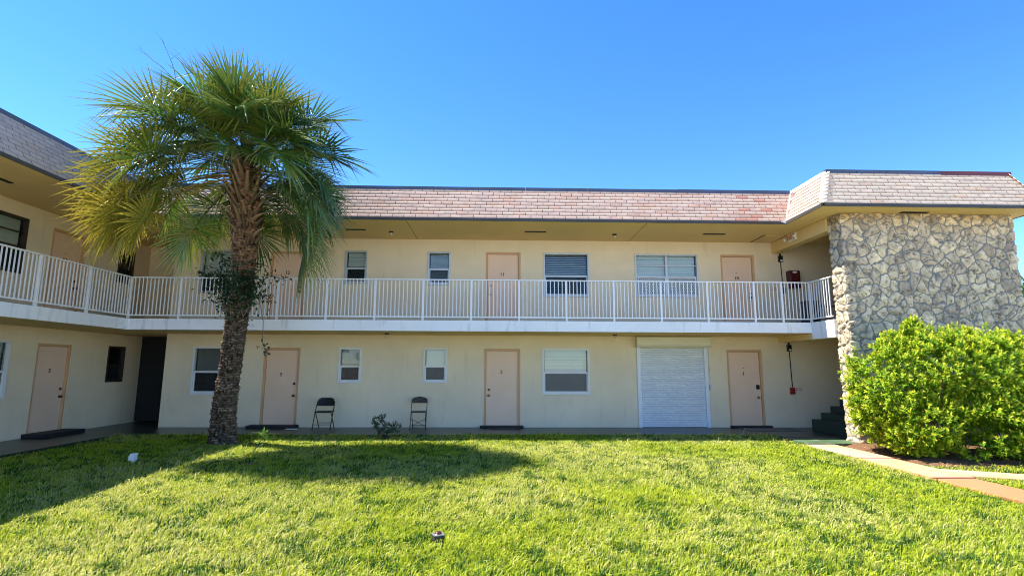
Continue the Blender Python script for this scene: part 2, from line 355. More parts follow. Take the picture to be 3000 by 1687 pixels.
def slats(mb, u0, u1, z0, z1, y, pitch, tilt, wob=0.0):
    n = max(1, int((z1 - z0) / pitch)); hw = pitch * 0.55
    for k in range(n):
        z = z1 - (k + 0.5) * pitch + random.uniform(-wob, wob); dy, dz = hw * math.cos(tilt), hw * math.sin(tilt)
        mb.quad((u0, y - dy, z - dz), (u1, y - dy, z - dz), (u1, y + dy, z + dz), (u0, y + dy, z + dz))
def window(u0, u1, z0, z1, wing, frame='alu_white', split=0.47, up=None, low=None, cols=1, proud=0.02, fw=0.05, bars=False, screen=True, lattice=False, label=None):
    """window: frame mesh; children sash, pane, blind, recess"""
    f = MB(); ya, yb = -proud, 0.09
    for k in range(1): pass
    f.box(u0, u0 + fw, ya, yb, z0, z1); f.box(u1 - fw, u1, ya, yb, z0, z1)
    f.box(u0 + fw, u1 - fw, ya, yb, z1 - fw, z1); f.box(u0 + fw, u1 - fw, ya - 0.015, yb, z0, z0 + fw)
    zm = z0 + (z1 - z0) * split
    W = place(f.build('window', frame, B, bevel=0.004), wing)
    if label: W['label'] = label
    n = cols; step = (u1 - u0 - 2 * fw) / n
    s = MB(); s.box(u0 + fw, u1 - fw, 0.025, 0.075, zm - 0.025, zm + 0.025)
    for k in range(1, n): s.box(u0 + fw + k * step - 0.03, u0 + fw + k * step + 0.03, 0.01, 0.08, z0 + fw, z1 - fw)
    for k in range(n):
        a, b_ = u0 + fw + k * step + (0.03 if k else 0), u0 + fw + (k + 1) * step - (0.03 if k < n - 1 else 0)
        s.box(a, a + 0.028, 0.03, 0.07, z0 + fw, zm - 0.025); s.box(b_ - 0.028, b_, 0.03, 0.07, z0 + fw, zm - 0.025); s.box(a + 0.028, b_ - 0.028, 0.03, 0.07, z0 + fw, z0 + fw + 0.035)
        if bars: s.box(a, b_, 0.035, 0.07, (zm + z1) / 2 - 0.014, (zm + z1) / 2 + 0.014)
    s.build('sash', frame, W)
    r = MB(); d = 0.5; y = 0.105
    r.quad((u0, y + d, z0), (u1, y + d, z0), (u1, y + d, z1), (u0, y + d, z1)); r.quad((u0, y, z0), (u0, y + d, z0), (u0, y + d, z1), (u0, y, z1)); r.quad((u1, y, z0), (u1, y + d, z0), (u1, y + d, z1), (u1, y, z1))
    r.quad((u0, y, z1), (u1, y, z1), (u1, y + d, z1), (u0, y + d, z1)); r.quad((u0, y, z0), (u1, y, z0), (u1, y + d, z0), (u0, y + d, z0))
    r.build('room_recess', 'interior_dark', W)
    p = MB()
    for a, b_ in ((z0 + fw, zm - 0.02), (zm + 0.02, z1 - fw)): p.quad((u0 + fw, 0.055, a), (u1 - fw, 0.055, a), (u1 - fw, 0.055, b_), (u0 + fw, 0.055, b_))
    p.build('pane', 'glass', W)
    if up or low:
        bl = MB()
        for spec, a, b_ in ((up, zm, z1 - fw), (low, z0 + fw, zm)):
            if spec:
                for k in range(n):
                    slats(bl, u0 + fw + k * step + 0.02, u0 + fw + (k + 1) * step - 0.02, a + (b_ - a) * spec.get('from', 0), b_, 0.115, spec.get('pitch', 0.027), spec.get('tilt', 1.15), spec.get('wob', 0.0))
        bl.build('blind', 'blind_white', W)
    if screen:
        q = MB(); q.quad((u0 + fw, 0.036, z0 + fw), (u1 - fw, 0.036, z0 + fw), (u1 - fw, 0.036, zm - 0.02), (u0 + fw, 0.036, zm - 0.02)); q.build('insect_screen', 'insect_screen', W)
    if lattice:
        q = MB()
        for k in range(n):
            a, b_ = u0 + fw + k * step + 0.03, u0 + fw + (k + 1) * step - 0.03; c, d2 = z0 + fw + 0.02, zm - 0.03; h = d2 - c; sp = 0.058; tn = 0.62
            for sgn in (1, -1):
                x = a - h * tn if sgn > 0 else a
                xe = b_ if sgn > 0 else b_ + h * tn
                while x < xe:
                    p0, p1 = (x, c), (x + sgn * h * tn, d2)
                    t0, t1 = 0.0, 1.0; dx = p1[0] - p0[0]
                    for lim, side in ((a, 1), (b_, -1)):
                        tt = (lim - p0[0]) / dx
                        if (dx > 0) == (side > 0): t0 = max(t0, tt)
                        else: t1 = min(t1, tt)
                    if t1 - t0 > 0.02: q.bar((p0[0] + dx * t0, 0.012 + 0.004 * sgn, c + h * t0), (p0[0] + dx * t1, 0.012 + 0.004 * sgn, c + h * t1), 0.011, 0.005, (0, -1, 0))
                    x += sp
            for aa, bb, cc, dd in ((a, b_, c - 0.02, c), (a, b_, d2, d2 + 0.02), (a, a + 0.02, c, d2), (b_ - 0.02, b_, c, d2)): q.box(aa, bb, 0.0, 0.03, cc, dd)
        q.build('security_lattice', 'alu_white', W)
    return W

def door(u0, u1, z0, z1, wing, num, knob='right', nz=1.47, kz=(1.03, 0.80), hw='brass', keypad=False, peep=False):
    """door leaf with frame, number and locks; u0..u1 outside of the frame"""
    fw = 0.06; l = MB(); l.box(u0 + fw, u1 - fw, 0.06, 0.105, z0, z1 - fw)
    Dr = place(l.build('door', 'door_paint', B, bevel=0.003), wing); Dr['label'] = 'peach painted flush door numbered ' + num
    f = MB(); f.box(u0, u0 + fw - 0.004, 0.012, 0.11, z0, z1); f.box(u1 - fw + 0.004, u1, 0.012, 0.11, z0, z1); f.box(u0 + fw - 0.004, u1 - fw + 0.004, 0.012, 0.11, z1 - fw + 0.004, z1)
    f.build('door_frame', 'frame_paint', Dr, bevel=0.004)
    r = MB(); r.quad((u0, 0.12, z0), (u1, 0.12, z0), (u1, 0.12, z1), (u0, 0.12, z1)); r.build('door_gap', 'interior_dark', Dr)
    text('door_number', num, 0.13, 'black_metal', Dr, ((u0 + u1) / 2 - 0.02, 0.052, z0 + nz), (math.pi / 2, 0, 0))
    ku = u1 - fw - 0.075 if knob == 'right' else u0 + fw + 0.075
    k = MB(); k.lathe([(0.034, 0), (0.034, 0.008), (0.013, 0.012), (0.012, 0.035), (0.026, 0.042), (0.030, 0.058), (0.022, 0.070)], (ku, 0.06, z0 + kz[1]), 'y', 18); k.build('door_knob', hw, Dr, smooth=True)
    if keypad:
        k = MB(); k.box(ku - 0.05, ku + 0.04, 0.025, 0.06, z0 + kz[0] - 0.06, z0 + kz[0] + 0.06); k.build('keypad_lock', 'black_metal', Dr, bevel=0.008)
    else:
        k = MB(); k.lathe([(0.034, 0), (0.034, 0.012), (0.024, 0.02), (0.018, 0.026)], (ku, 0.06, z0 + kz[0]), 'y', 18); k.build('deadbolt', hw, Dr, smooth=True)
    if peep:
        k = MB(); k.lathe([(0.014, 0), (0.014, 0.006), (0.008, 0.010)], ((u0 + u1) / 2 - 0.02, 0.06, z0 + nz + 0.16), 'y', 12); k.build('peephole', 'black_metal', Dr)
    return Dr

# --- main wall
gw = [(-8.20, -6.90, 0.83, 2.10), (-4.30, -3.68, 1.14, 2.09), (-2.01, -1.36, 1.15, 2.09), (1.24, 2.55, 0.84, 2.10)]
gd = [(-6.31, -5.34, 0.0, 2.08), (-0.35, 0.64, 0.0, 2.08), (6.375, 7.36, 0.0, 2.08)]
uw = [(-8.22, -6.92, 3.55, 4.78), (-4.27, -3.64, 3.85, 4.79), (-1.965, -1.32, 3.835, 4.79), (1.285, 2.585, 3.53, 4.785), (3.885, 5.70, 3.54, 4.775)]
ud = [(-6.32, -5.34, ZF, 4.76), (-0.335, 0.645, ZF, 4.79), (6.35, 7.32, ZF, 4.775)]
sh = (3.86, 5.82, -0.03, 2.12)
W = wall('wall', XEND, 12.0, -0.03, ZC, gw + gd + [sh], 'main')
W2 = wall('wall', XEND, 12.0, ZF, ZS, uw + ud, 'main')
mb = MB(); mb.quad((XEND, YW, -0.03), (XEND, 19, -0.03), (XEND, 19, ZC), (XEND, YW, ZC)); mb.quad((XEND, YW, ZF), (XEND, 16.0, ZF), (XEND, 16.0, ZS), (XEND, YW, ZS))
mb.quad((XL, 16.0, ZF), (-9.78, 16.0, ZF), (-9.78, 16.0, ZS), (XL, 16.0, ZS)); mb.quad((-9.78, 16.0, 4.72), (XEND, 16.0, 4.72), (XEND, 16.0, ZS), (-9.78, 16.0, ZS))
mb.build('passage_wall', 'stucco', B)
mb = MB(); mb.quad((XL, 19, -0.03), (XEND, 19, -0.03), (XEND, 19, ZC), (XL, 19, ZC)); mb.build('passage_end', 'passage_dark', B)  # end wall coloured dark to stand for the passage's shade
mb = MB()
for x0_, x1_ in ((XL + 0.02, -9.75), (-9.74, XEND - 0.02)): mb.box(x0_, x1_, 16.0, 16.04, 0.0, ZC - 0.02)  # near-black panels added in place of deep shade in the passage
dg = mb.build('passage_shade_panel', 'interior_dark', B, bevel=0.004); dg['label'] = 'near black double panel added for the deep shade of the ground floor passage'
mb = MB(); mb.box(-9.72, XEND - 0.06, 16.02, 16.06, ZF, 4.68); dp = mb.build('door', 'bronze', B); dp['label'] = 'dark brown door at the end of the upper passage'
mb = MB(); mb.box(-9.78, -9.72, 15.99, 16.08, ZF, 4.72); mb.box(-9.72, XEND - 0.002, 15.99, 16.08, 4.68, 4.72); mb.build('door_frame', 'frame_paint', dp)
# --- left wing wall
lgw = [(10.49, 11.80, 0.85, 2.11), (14.70, 15.35, 1.14, 2.11)]; lgd = [(12.48, 13.47, 0.0, 2.085)]
luw = [(10.49, 11.80, 3.57, 4.82), (14.69, 15.32, 3.87, 4.82)]; lud = [(12.48, 13.49, ZF, 4.82)]
wall('wall', -3, 19.0, -0.03, ZC, lgw + lgd, 'left'); wall('wall', -3, 16.0, ZF, ZS, luw + lud, 'left')
# closing walls out of sight
for q in ((11.9, 12.0, 12.06, YB, -0.3, 5.12), (-20, 12.0, YB, YB + 0.2, -0.3, 6.0), (-20, XL - 0.7, -3.2, -3.0, -0.3, 6.0)): MB().box(*q).build('outer_wall', 'stucco', B)

# --- windows and doors
cl = dict(tilt=1.2, pitch=0.026)
window(*gw[0], 'main', up=dict(tilt=0.35, pitch=0.027), proud=0.02)
window(*gw[1], 'main', up=dict(tilt=0.5, pitch=0.027, **{'from': 0.15}))
window(*gw[2], 'main', up=cl, low=dict(tilt=0.75, pitch=0.027), fw=0.055)
window(*gw[3], 'main', up=dict(tilt=1.2, pitch=0.026, wob=0.003), low=dict(tilt=0.95, pitch=0.026), fw=0.06)
window(*uw[0], 'main', 'alu_grey', up=dict(tilt=1.3, pitch=0.024), screen=True)
window(*uw[1], 'main', 'alu_grey', up=dict(tilt=1.15, pitch=0.026, wob=0.006), low=dict(tilt=0.3, pitch=0.03))
window(*uw[2], 'main', 'alu_grey', up=dict(tilt=0.85, pitch=0.026), low=dict(tilt=0.75, pitch=0.027))
window(*uw[3], 'main', 'alu_grey', up=dict(tilt=0.62, pitch=0.052), low=dict(tilt=0.5, pitch=0.052), screen=True)
window(*uw[4], 'main', 'alu_grey', up=dict(tilt=1.25, pitch=0.05, wob=0.006), low=dict(tilt=0.9, pitch=0.05), cols=2, bars=True, screen=False, lattice=True, label='wide double window with diamond security lattice below')
window(*lgw[0], 'left', up=dict(tilt=0.9, pitch=0.027)); window(*lgw[1], 'left', 'bronze', screen=True)
window(*luw[0], 'left', 'bronze', up=dict(tilt=1.3, pitch=0.03), bars=True); window(*luw[1], 'left', 'bronze', up=dict(tilt=0.2, pitch=0.06), bars=True)
door(*gd[0], 'main', '3', 'right', hw='bronze', nz=1.36, kz=(1.12, 0.80)); door(*gd[1], 'main', '2', 'left', nz=1.45, kz=(0.97, 0.82)); door(*gd[2], 'main', '1', 'right', nz=1.42, kz=(1.06, 0.78), keypad=True, peep=True)
door(*ud[0], 'main', '12', 'right', hw='bronze', nz=1.45, kz=(1.05, 0.92)); door(*ud[1], 'main', '11', 'left', hw='steel', nz=1.45, kz=(1.13, 0.88)); door(*ud[2], 'main', '10', 'right', hw='bronze', nz=1.40, kz=(0.97, 0.84), peep=True)
door(*lgd[0], 'left', '5', 'right', hw='bronze', nz=1.45, kz=(1.02, 0.84)); door(*lud[0], 'left', '13', 'right', hw='bronze', nz=1.42, kz=(0.95, 0.78), peep=True)

# --- roller shutter over the patio door
S = empty('roller_shutter', (4.84, YW, 0), 0, B)
mb = MB(); n = 35; z0, z1 = -0.02, 2.12; h = (z1 - z0) / n; x0, x1 = -0.89, 0.89
for k in range(n):
    za = z0 + k * h
    prof = [(-0.016, 0.0), (0.004, 0.12), (0.015, 0.34), (0.017, 0.55), (0.007, 0.78), (-0.016, 0.95)]
    for (ya, fa), (yb, fb) in zip(prof, prof[1:]): mb.quad((x0, 0.01 - ya, za + fa * h), (x1, 0.01 - ya, za + fa * h), (x1, 0.01 - yb, za + fb * h), (x0, 0.01 - yb, za + fb * h))
    mb.quad((x0, 0.022, za + 0.97 * h), (x1, 0.022, za + 0.97 * h), (x1, 0.022, za + h), (x0, 0.022, za + h))
mb.box(x0, x1, 0.026, 0.05, z0, z1); mb.build('shutter_curtain', 'shutter_white', S)
for s in (-1, 1):
    mb = MB(); mb.box(*(sorted((s * 0.885, s * 0.985))), -0.05, 0.06, z0, 2.13); mb.build('guide_rail', 'shutter_white', S, bevel=0.004)
mb = MB(); i = 0
pr = [(0.0, 2.13), (-0.20, 2.13), (-0.25, 2.19), (-0.25, 2.40), (-0.22, 2.425), (0.0, 2.425)]
a = [(-1.02, y, z) for y, z in pr]; b_ = [(1.02, y, z) for y, z in pr]
for k in range(len(pr)): k2 = (k + 1) % len(pr); mb.quad(a[k], a[k2], b_[k2], b_[k])
mb.quad(*a); mb.quad(*b_[::-1]); mb.build('shutter_box', 'shutter_cream', S, bevel=0.004)
mb = MB(); mb.tube([(1.01, -0.03, 2.1), (1.02, -0.035, 1.6), (1.03, -0.04, 1.25)], 0.006, 6); mb.box(1.0, 1.045, -0.05, 0, 0.98, 1.12); mb.build('crank_strap', 'alu_grey', S)

# --- slabs, beams, soffit
mb = MB(); mb.box(XS, XB, YS, YW + 0.05, ZC, ZF); mb.box(XL - 0.05, XS, -3, YW + 0.05, ZC, ZF); mb.box(XL - 0.05, XEND + 0.05, YW + 0.05, 19.1, ZC, ZF)
mb.box(XB, XB + 0.25, 12.06, YS, 2.29, ZF); mb.box(XB, 11.9, YS, YW + 0.05, ZC, ZF)
sb = mb.build('balcony_slab', 'slab_white', B, bevel=0.006)
mb = MB(); mb.quad((XS + 0.01, YS + 0.012, ZC - 0.003), (XB, YS + 0.012, ZC - 0.003), (XB, YW, ZC - 0.003), (XS + 0.01, YW, ZC - 0.003)); mb.quad((XL, -3, ZC - 0.003), (XS - 0.012, -3, ZC - 0.003), (XS - 0.012, YW, ZC - 0.003), (XL, YW, ZC - 0.003))
mb.quad((XL, YW, ZC - 0.003), (XEND, YW, ZC - 0.003), (XEND, 19, ZC - 0.003), (XL, 19, ZC - 0.003)); mb.quad((XB + .25, YS, ZC - 0.003), (11.9, YS, ZC - 0.003), (11.9, YW, ZC - 0.003), (XB + .25, YW, ZC - 0.003)); mb.build('gallery_ceiling', 'soffit_paint', B)
mb = MB(); zf = ZF + 0.004; mb.quad((XS, YS + 0.01, zf), (XB, YS + 0.01, zf), (XB, YW, zf), (XS, YW, zf)); mb.quad((XL, -3, zf), (XS - 0.01, -3, zf), (XS - 0.01, YW, zf), (XL, YW, zf)); mb.quad((XL, YW, zf), (XEND, YW, zf), (XEND, 16.0, zf), (XL, 16.0, zf)); mb.quad((XB, 12.1, zf), (11.9, 12.1, zf), (11.9, YW, zf), (XB, YW, zf)); mb.build('gallery_floor', 'floor_paint', B)  # unseen floor sheet, added dark to cut bounce onto the upper walls
MB().box(XB, XB + 0.25, YS + 0.002, YW, 2.285, ZC - 0.005).build('beam', 'soffit_paint', B, bevel=0.006); MB().box(XB, XB + 0.25, 12.06, YW, 4.815, ZS - 0.004).build('beam', 'soffit_paint', B, bevel=0.006)
mb = MB(); mb.quad((XE - 0.005, YE + 0.005, ZS), (XR0 + 0.005, YE + 0.005, ZS), (XR0 + 0.005, YB, ZS), (XE - 0.005, YB, ZS)); mb.quad((XR0 + 0.005, YR + 0.005, ZS), (XR1 - 0.005, YR + 0.005, ZS), (XR1 - 0.005, YB, ZS), (XR0 + 0.005, YB, ZS))
mb.quad((-20, -3, ZS), (XE - 0.005, -3, ZS), (XE - 0.005, YB, ZS), (-20, YB, ZS)); sof = mb.build('soffit', 'soffit_paint', B)
for x0, x1, y, wx in ((0.71, 1.28, 13.60, 0), (5.51, 6.10, 13.64, 0), (9.27, 9.92, 11.50, 0), (-4.0, -3.47, 13.57, 0), (-8.22, -7.63, 13.70, 0), (-9.67, -9.57, 10.0, 1), (-9.67, -9.57, 7.2, 1)):
    mb = MB()
    if wx: mb.box(x0, x1, y - 0.3, y + 0.28, ZS - 0.012, ZS - 0.002)
    else: mb.box(x0, x1, y - 0.05, y + 0.05, ZS - 0.012, ZS - 0.002)
    mb.build('soffit_vent', 'vent_black', sof)
mb = MB()
for x in (-2.26, 3.72, -5.6): mb.box(x - 0.006, x + 0.006, YE + 0.05, YW, ZS - 0.004, ZS - 0.001)
mb.build('soffit_joint', 'passage_dark', sof)
mb = MB(); mb.box(7.24, 7.78, 13.72, 14.46, ZS - 0.014, ZS - 0.002); h = mb.build('access_hatch', 'soffit_paint', sof)
mb = MB()
for q in ((7.20, 7.23, 13.68, 14.50), (7.785, 7.81, 13.68, 14.50), (7.23, 7.785, 14.47, 14.50)): mb.box(*q, ZS - 0.008, ZS - 0.002)
mb.build('hatch_gap', 'passage_dark', h)

# --- mansard roof
Rf = MB()
e = [(XE, -3), (XE, YE), (XR0, YE), (XR0, YR), (XR1, YR), (XR1, YB)]
tpt = [(XE - SET, -3), (XE - SET, YE + SET), (XR0 + SET, YE + SET), (XR0 + SET, YR + SET), (XR1 - SET, YR + SET), (XR1 - SET, YB)]
ZE = ZS + 0.055
for k in range(5): Rf.quad((*e[k], ZE), (*e[k + 1], ZE), (*tpt[k + 1], ZR), (*tpt[k], ZR))
roof = Rf.build('mansard_roof', 'shingle_gap', B)
Vs, Fs, Cs = [], [], []
def shingles(B0, B1, T0, T1, rows=9, wid=0.284, base=(0.60, 0.415, 0.335), salmon=0.12, fade=0.0):
    B0, B1, T0, T1 = map(lambda p: np.array(p, float), (B0, B1, T0, T1)); e_ = (B1 - B0); L = np.linalg.norm(e_); e_ /= L
    up_ = (T0 - B0) - e_ * ((T0 - B0) @ e_); H = np.linalg.norm(up_); up_ /= H; nrm = np.cross(e_, up_)
    sl0 = ((T0 - B0) @ e_) / H; sl1 = ((T1 - B1) @ e_) / H
    rh = H / rows
    for r in range(rows):
        v0, v1 = r * rh, (r + 1) * rh - 0.006
        off = -wid * ((r * 0.46 + 0.13 * random.random()) % 1.0); x = off
        while x < L + 2 * abs(sl1) * H:
            def clip(s, v): return min(max(s, sl0 * v), L + sl1 * v)
            jj = random.uniform(-0.003, 0.003); x0, x1 = x + 0.004, x + wid - 0.009 + jj; x += wid
            c = [clip(x0, v0), clip(x1, v0), clip(x1, v1), clip(x0, v1)]
            if c[1] - c[0] < 0.012 and c[2] - c[3] < 0.012: continue
            lift = 0.010 + random.uniform(0, 0.004); i_ = len(Vs); sag = random.uniform(-0.003, 0.003)
            for s_, v_, l_ in ((c[0], v0 + sag, lift), (c[1], v0 - sag, lift), (c[2], v1, 0.005), (c[3], v1, 0.005), (c[0], v0, 0.001), (c[1], v0, 0.001)): Vs.append(B0 + e_ * s_ + up_ * v_ + nrm * l_)
            Fs.append((i_, i_ + 1, i_ + 2, i_ + 3)); Fs.append((i_ + 4, i_ + 5, i_ + 1, i_))
            g_ = random.gauss(1.0, 0.04); cc = np.array(base) * g_
            if random.random() < salmon: cc = cc * np.array((1.0, 0.90, 0.85))
            mid = B0 + e_ * (c[0] + c[1]) / 2
            if 6.0 < mid[0] < 6.9 and abs(mid[1] - YE) < 0.1 and random.random() < 0.28: cc = np.array((0.75, 0.36, 0.25))
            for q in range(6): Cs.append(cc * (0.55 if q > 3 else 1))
cols = [(0.43, 0.40, 0.43), (0.84, 0.57, 0.43), (0.64, 0.48, 0.36), (0.78, 0.60, 0.45), (0.55, 0.45, 0.38)]  # tint per face; the left wing's shade is put into its blue-grey
for k in range(5): shingles((*e[k], ZE), (*e[k + 1], ZE), (*tpt[k], ZR), (*tpt[k + 1], ZR), base=cols[k], salmon=0.14 if k == 1 else 0.07)
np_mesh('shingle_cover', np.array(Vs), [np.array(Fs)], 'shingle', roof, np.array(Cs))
# hip caps, valley flashings, drip edge, coping
def strip(mb, a, b_, wdt, thk):
    mb.bar(a, b_, wdt, thk, (0, -0.8, 0.6))
for k in (3, 4):
    mb = MB(); a = Vector((*e[k], ZE)); b_ = Vector((*tpt[k], ZR)); n_ = 9
    for q in range(n_):
        p0, p1 = a.lerp(b_, q / n_), a.lerp(b_, (q + 0.96) / n_); o_ = Vector((-0.5 if k == 3 else 0.5, -0.6, 0.3)) * 0.022
        mb.bar(p0 + o_, p1 + o_ * 0.5, 0.15, 0.012, (-0.6 if k == 3 else 0.6, -0.8, 0.2))
    np_v = np.array(mb.v); np_mesh('hip_cap', np_v, [np.array(mb.f)], 'shingle', roof, np.tile(np.array((0.72, 0.57, 0.45)), (len(np_v), 1)))
mb = MB(); mb.bar((XR0 - 0.02, YE - 0.02, ZE - 0.03), (XR0 + SET, YE + SET - 0.03, ZR), 0.05, 0.01, (-0.5, -0.8, 0)); mb.quad((XR0 - 0.17, YE - 0.03, ZE + 0.0), (XR0 - 0.035, YE - 0.035, ZE - 0.06), (XR0 + 0.0, YE - 0.04, ZE - 0.02), (XR0 + 0.02, YE - 0.03, ZE + 0.04)); mb.build('valley_flashing', 'flash_white', roof)
mb = MB()
def along(mb, pts, off, z0, z1, th):
    # strip following the plan polyline, pushed outward by off
    for k in range(5):
        (xa, ya), (xb, yb) = pts[k], pts[k + 1]
        if abs(xb - xa) < 1e-6:
            d = 1 if k in (0, 4) else -1; x0_, x1_ = sorted((xa + d * (off - th), xa + d * off)); lo, hi = sorted((ya, yb))
            mb.box(x0_, x1_, lo + (0.004 if k else 0), hi - 0.004, z0, z1)
        else: mb.box(xa + (off if k != 1 else off), xb + (-off if k == 1 else off), ya - off, ya - off + th, z0 + 0.001, z1 + 0.001)
along(mb, e, 0.022, ZS - 0.012, ZE + 0.004, 0.026); mb.build('drip_edge', 'drip_metal', roof)
mb = MB()
xs = [XE - SET, -6.4, -3.9, -1.6, 0.7, 2.3, 4.6, XR0 + SET - 0.02]
for a, b_ in zip(xs, xs[1:]): mb.box(a + 0.006, b_ - 0.006, YE + SET - 0.03, YE + SET + 0.12, ZR - 0.035, ZR + 0.055 + random.uniform(-0.006, 0.006))
ys_ = [-3, 2, 5, 8, 10.5, YE + SET + 0.12]
for a, b_ in zip(ys_, ys_[1:]): mb.box(XE - SET - 0.12, XE - SET + 0.03, a + 0.006, b_ - 0.006, ZR - 0.037, ZR + 0.05)
for a, b_ in ((XR0 + SET - 0.03, 8.3), (8.3, 9.0), (9.0, 10.3)): mb.box(a + 0.006, b_ - 0.006, YR + SET - 0.03, YR + SET + 0.12, ZR - 0.033, ZR + 0.055)
mb.build('coping', 'navy_metal', roof)
mb = MB(); mb.box(10.3, XR1 - SET + 0.03, YR + SET - 0.035, YR + SET + 0.12, ZR - 0.05, ZR + 0.05); mb.build('coping', 'red_metal', roof)
mb = MB(); mb.box(XR0 + SET - 0.028, XR0 + SET + 0.1, YR + SET + 0.13, YE + SET + 0.1, ZR - 0.03, ZR + 0.04); mb.box(6.4, 7.5, YE + SET + 0.10, YE + SET + 0.13, ZR + 0.04, ZR + 0.085); mb.build('coping', 'flash_white', roof)
mb = MB(); zd = ZR - 0.08
mb.quad((-20, -3, zd), (XE - SET, -3, zd), (XE - SET, YB, zd), (-20, YB, zd)); mb.quad((XE - SET, YE + SET, zd), (XR0 + SET, YE + SET, zd), (XR0 + SET, YB, zd), (XE - SET, YB, zd)); mb.quad((XR0 + SET, YR + SET, zd), (XR1 - SET, YR + SET, zd), (XR1 - SET, YB, zd), (XR0 + SET, YB, zd)); mb.build('roof_deck', 'roof_deck', roof)

# --- rough stone end wall (fieldstone cells as real relief, unrolled round the corner)
X0, X1, Y0, Y1, ZT = 7.92, 12.0, 11.62, 12.05, ZS - 0.004
tl, fl = Y1 - Y0, X1 - X0; tot = tl + fl + tl; du = 0.0125
U, Z = np.meshgrid(np.arange(0, tot + du, du), np.arange(-0.15, ZT + 0.001, du))
sx, sz = 0.28, 0.225
seeds = np.array([(i * sx + (0.5 * sx if j % 2 else 0) + random.uniform(-.15, .15), j * sz + random.uniform(-.11, .11)) for i in range(-1, int(tot / sx) + 3) for j in range(-2, int(ZT / sz) + 3)], np.float32)
q3 = lambda s, o=0: np.stack([U * s + o, Z * s + o * 1.7, U * 0 + o], -1)
Uw = U + 0.16 * (fbm(q3(4.5, 3), 2) - .5) + 0.05 * (fbm(q3(13, 5), 2) - .5); Zw = Z + 0.16 * (fbm(q3(4.5, 9), 2) - .5) + 0.05 * (fbm(q3(13, 14), 2) - .5)
pts = np.stack([Uw.ravel(), Zw.ravel()], -1).astype(np.float32); near = np.zeros(len(pts), int); ed = np.zeros(len(pts), np.float32)
for c0 in range(0, len(pts), 8000):
    P_ = pts[c0:c0 + 8000]; d2 = ((P_[:, None] - seeds[None]) ** 2).sum(-1); o2 = np.argpartition(d2, 4, 1)[:, :5]; dd = np.take_along_axis(d2, o2, 1); sr = np.argsort(dd, 1); o2 = np.take_along_axis(o2, sr, 1); dd = np.take_along_axis(dd, sr, 1)
    near[c0:c0 + 8000] = o2[:, 0]; s0 = seeds[o2[:, 0]]; best = np.full(len(P_), 9.)
    for k in range(1, 5): best = np.minimum(best, (dd[:, k] - dd[:, 0]) / (2 * np.linalg.norm(seeds[o2[:, k]] - s0, axis=1) + 1e-6))
    ed[c0:c0 + 8000] = best
ed = ed.reshape(U.shape); near = near.reshape(U.shape); ns = len(seeds)
gr = np.clip((ed - 0.008) / 0.05, 0, 1); gr = gr * gr * (3 - 2 * gr)
ch = RNG.uniform(0.018, 0.034, ns)[near]; pit = fbm(q3(14, 21), 4); pit2 = fbm(q3(38, 2), 3); lump = fbm(q3(6, 30), 3)
hgt = gr * (ch + 0.03 * (lump - .5) + 0.032 * (pit2 - .5) - 0.05 * np.clip(pit - 0.58, 0, 1) * 4 * 0.5) + 0.004
tone = RNG.random(ns)[near]; warm = RNG.random(ns)[near]
cA = np.array((0.78, 0.615, 0.385)); cB = np.array((0.53, 0.415, 0.285)); cC = np.array((0.80, 0.76, 0.68)); cM = np.array((0.20, 0.195, 0.18))
colr = cB + (cA - cB) * tone[..., None]; colr = np.where((warm > 1.1)[..., None], cC, colr); colr = np.where((warm < 0.1)[..., None], colr * np.array((0.75, 0.74, 0.78)), colr)
colr = colr * (0.52 + 0.95 * fbm(q3(9, 44), 4))[..., None]; dk = np.clip((pit - 0.54) / 0.09, 0, 1) * np.clip(pit2 * 2.4 - 0.75, 0, 1); colr = colr * (1 - 0.75 * dk)[..., None]
topst = np.clip((Z - 4.7) / 0.45, 0, 1) * np.clip(fbm(q3(5, 50), 3) * 2 - .5, 0, 1); colr = colr * (1 - topst[..., None] * np.array((0.30, 0.42, 0.62)))
colr = cM + (colr - cM) * np.clip((ed - 0.009) / 0.012, 0, 1)[..., None]
rc = 0.05  # rounded corners
ang1 = np.clip((U - tl + rc) / (2 * rc), 0, 1) * math.pi / 2; ang2 = np.clip((U - tl - fl + rc) / (2 * rc), 0, 1) * math.pi / 2
nx = -np.cos(ang1) + (1 - np.cos(ang2)) * 1.0; ny = -np.sin(ang1) * np.cos(ang2)
nx = np.where(U < tl + fl / 2, -np.cos(ang1), np.sin(ang2)); ny = np.where(U < tl + fl / 2, -np.sin(ang1), -np.cos(ang2))
px = np.where(U < tl, X0, np.where(U < tl + fl, X0 + U - tl, X1)); py = np.where(U < tl, Y1 - U, np.where(U < tl + fl, Y0, Y0 + U - tl - fl))
V = np.stack([px + nx * hgt, py + ny * hgt, Z], -1).reshape(-1, 3); idx = np.arange(len(V)).reshape(U.shape)
F = np.stack([idx[:-1, :-1], idx[:-1, 1:], idx[1:, 1:], idx[1:, :-1]], -1).reshape(-1, 4)
st = np_mesh('stone_wall', V, [F], 'stone', B, colr.reshape(-1, 3), smooth=True)
mb = MB(); mb.box(X0 + 0.004, X1 - 0.004, Y0 + 0.004, Y1 - 0.004, -0.3, ZT - 0.002); mb.build('wall_core', 'stucco', st)

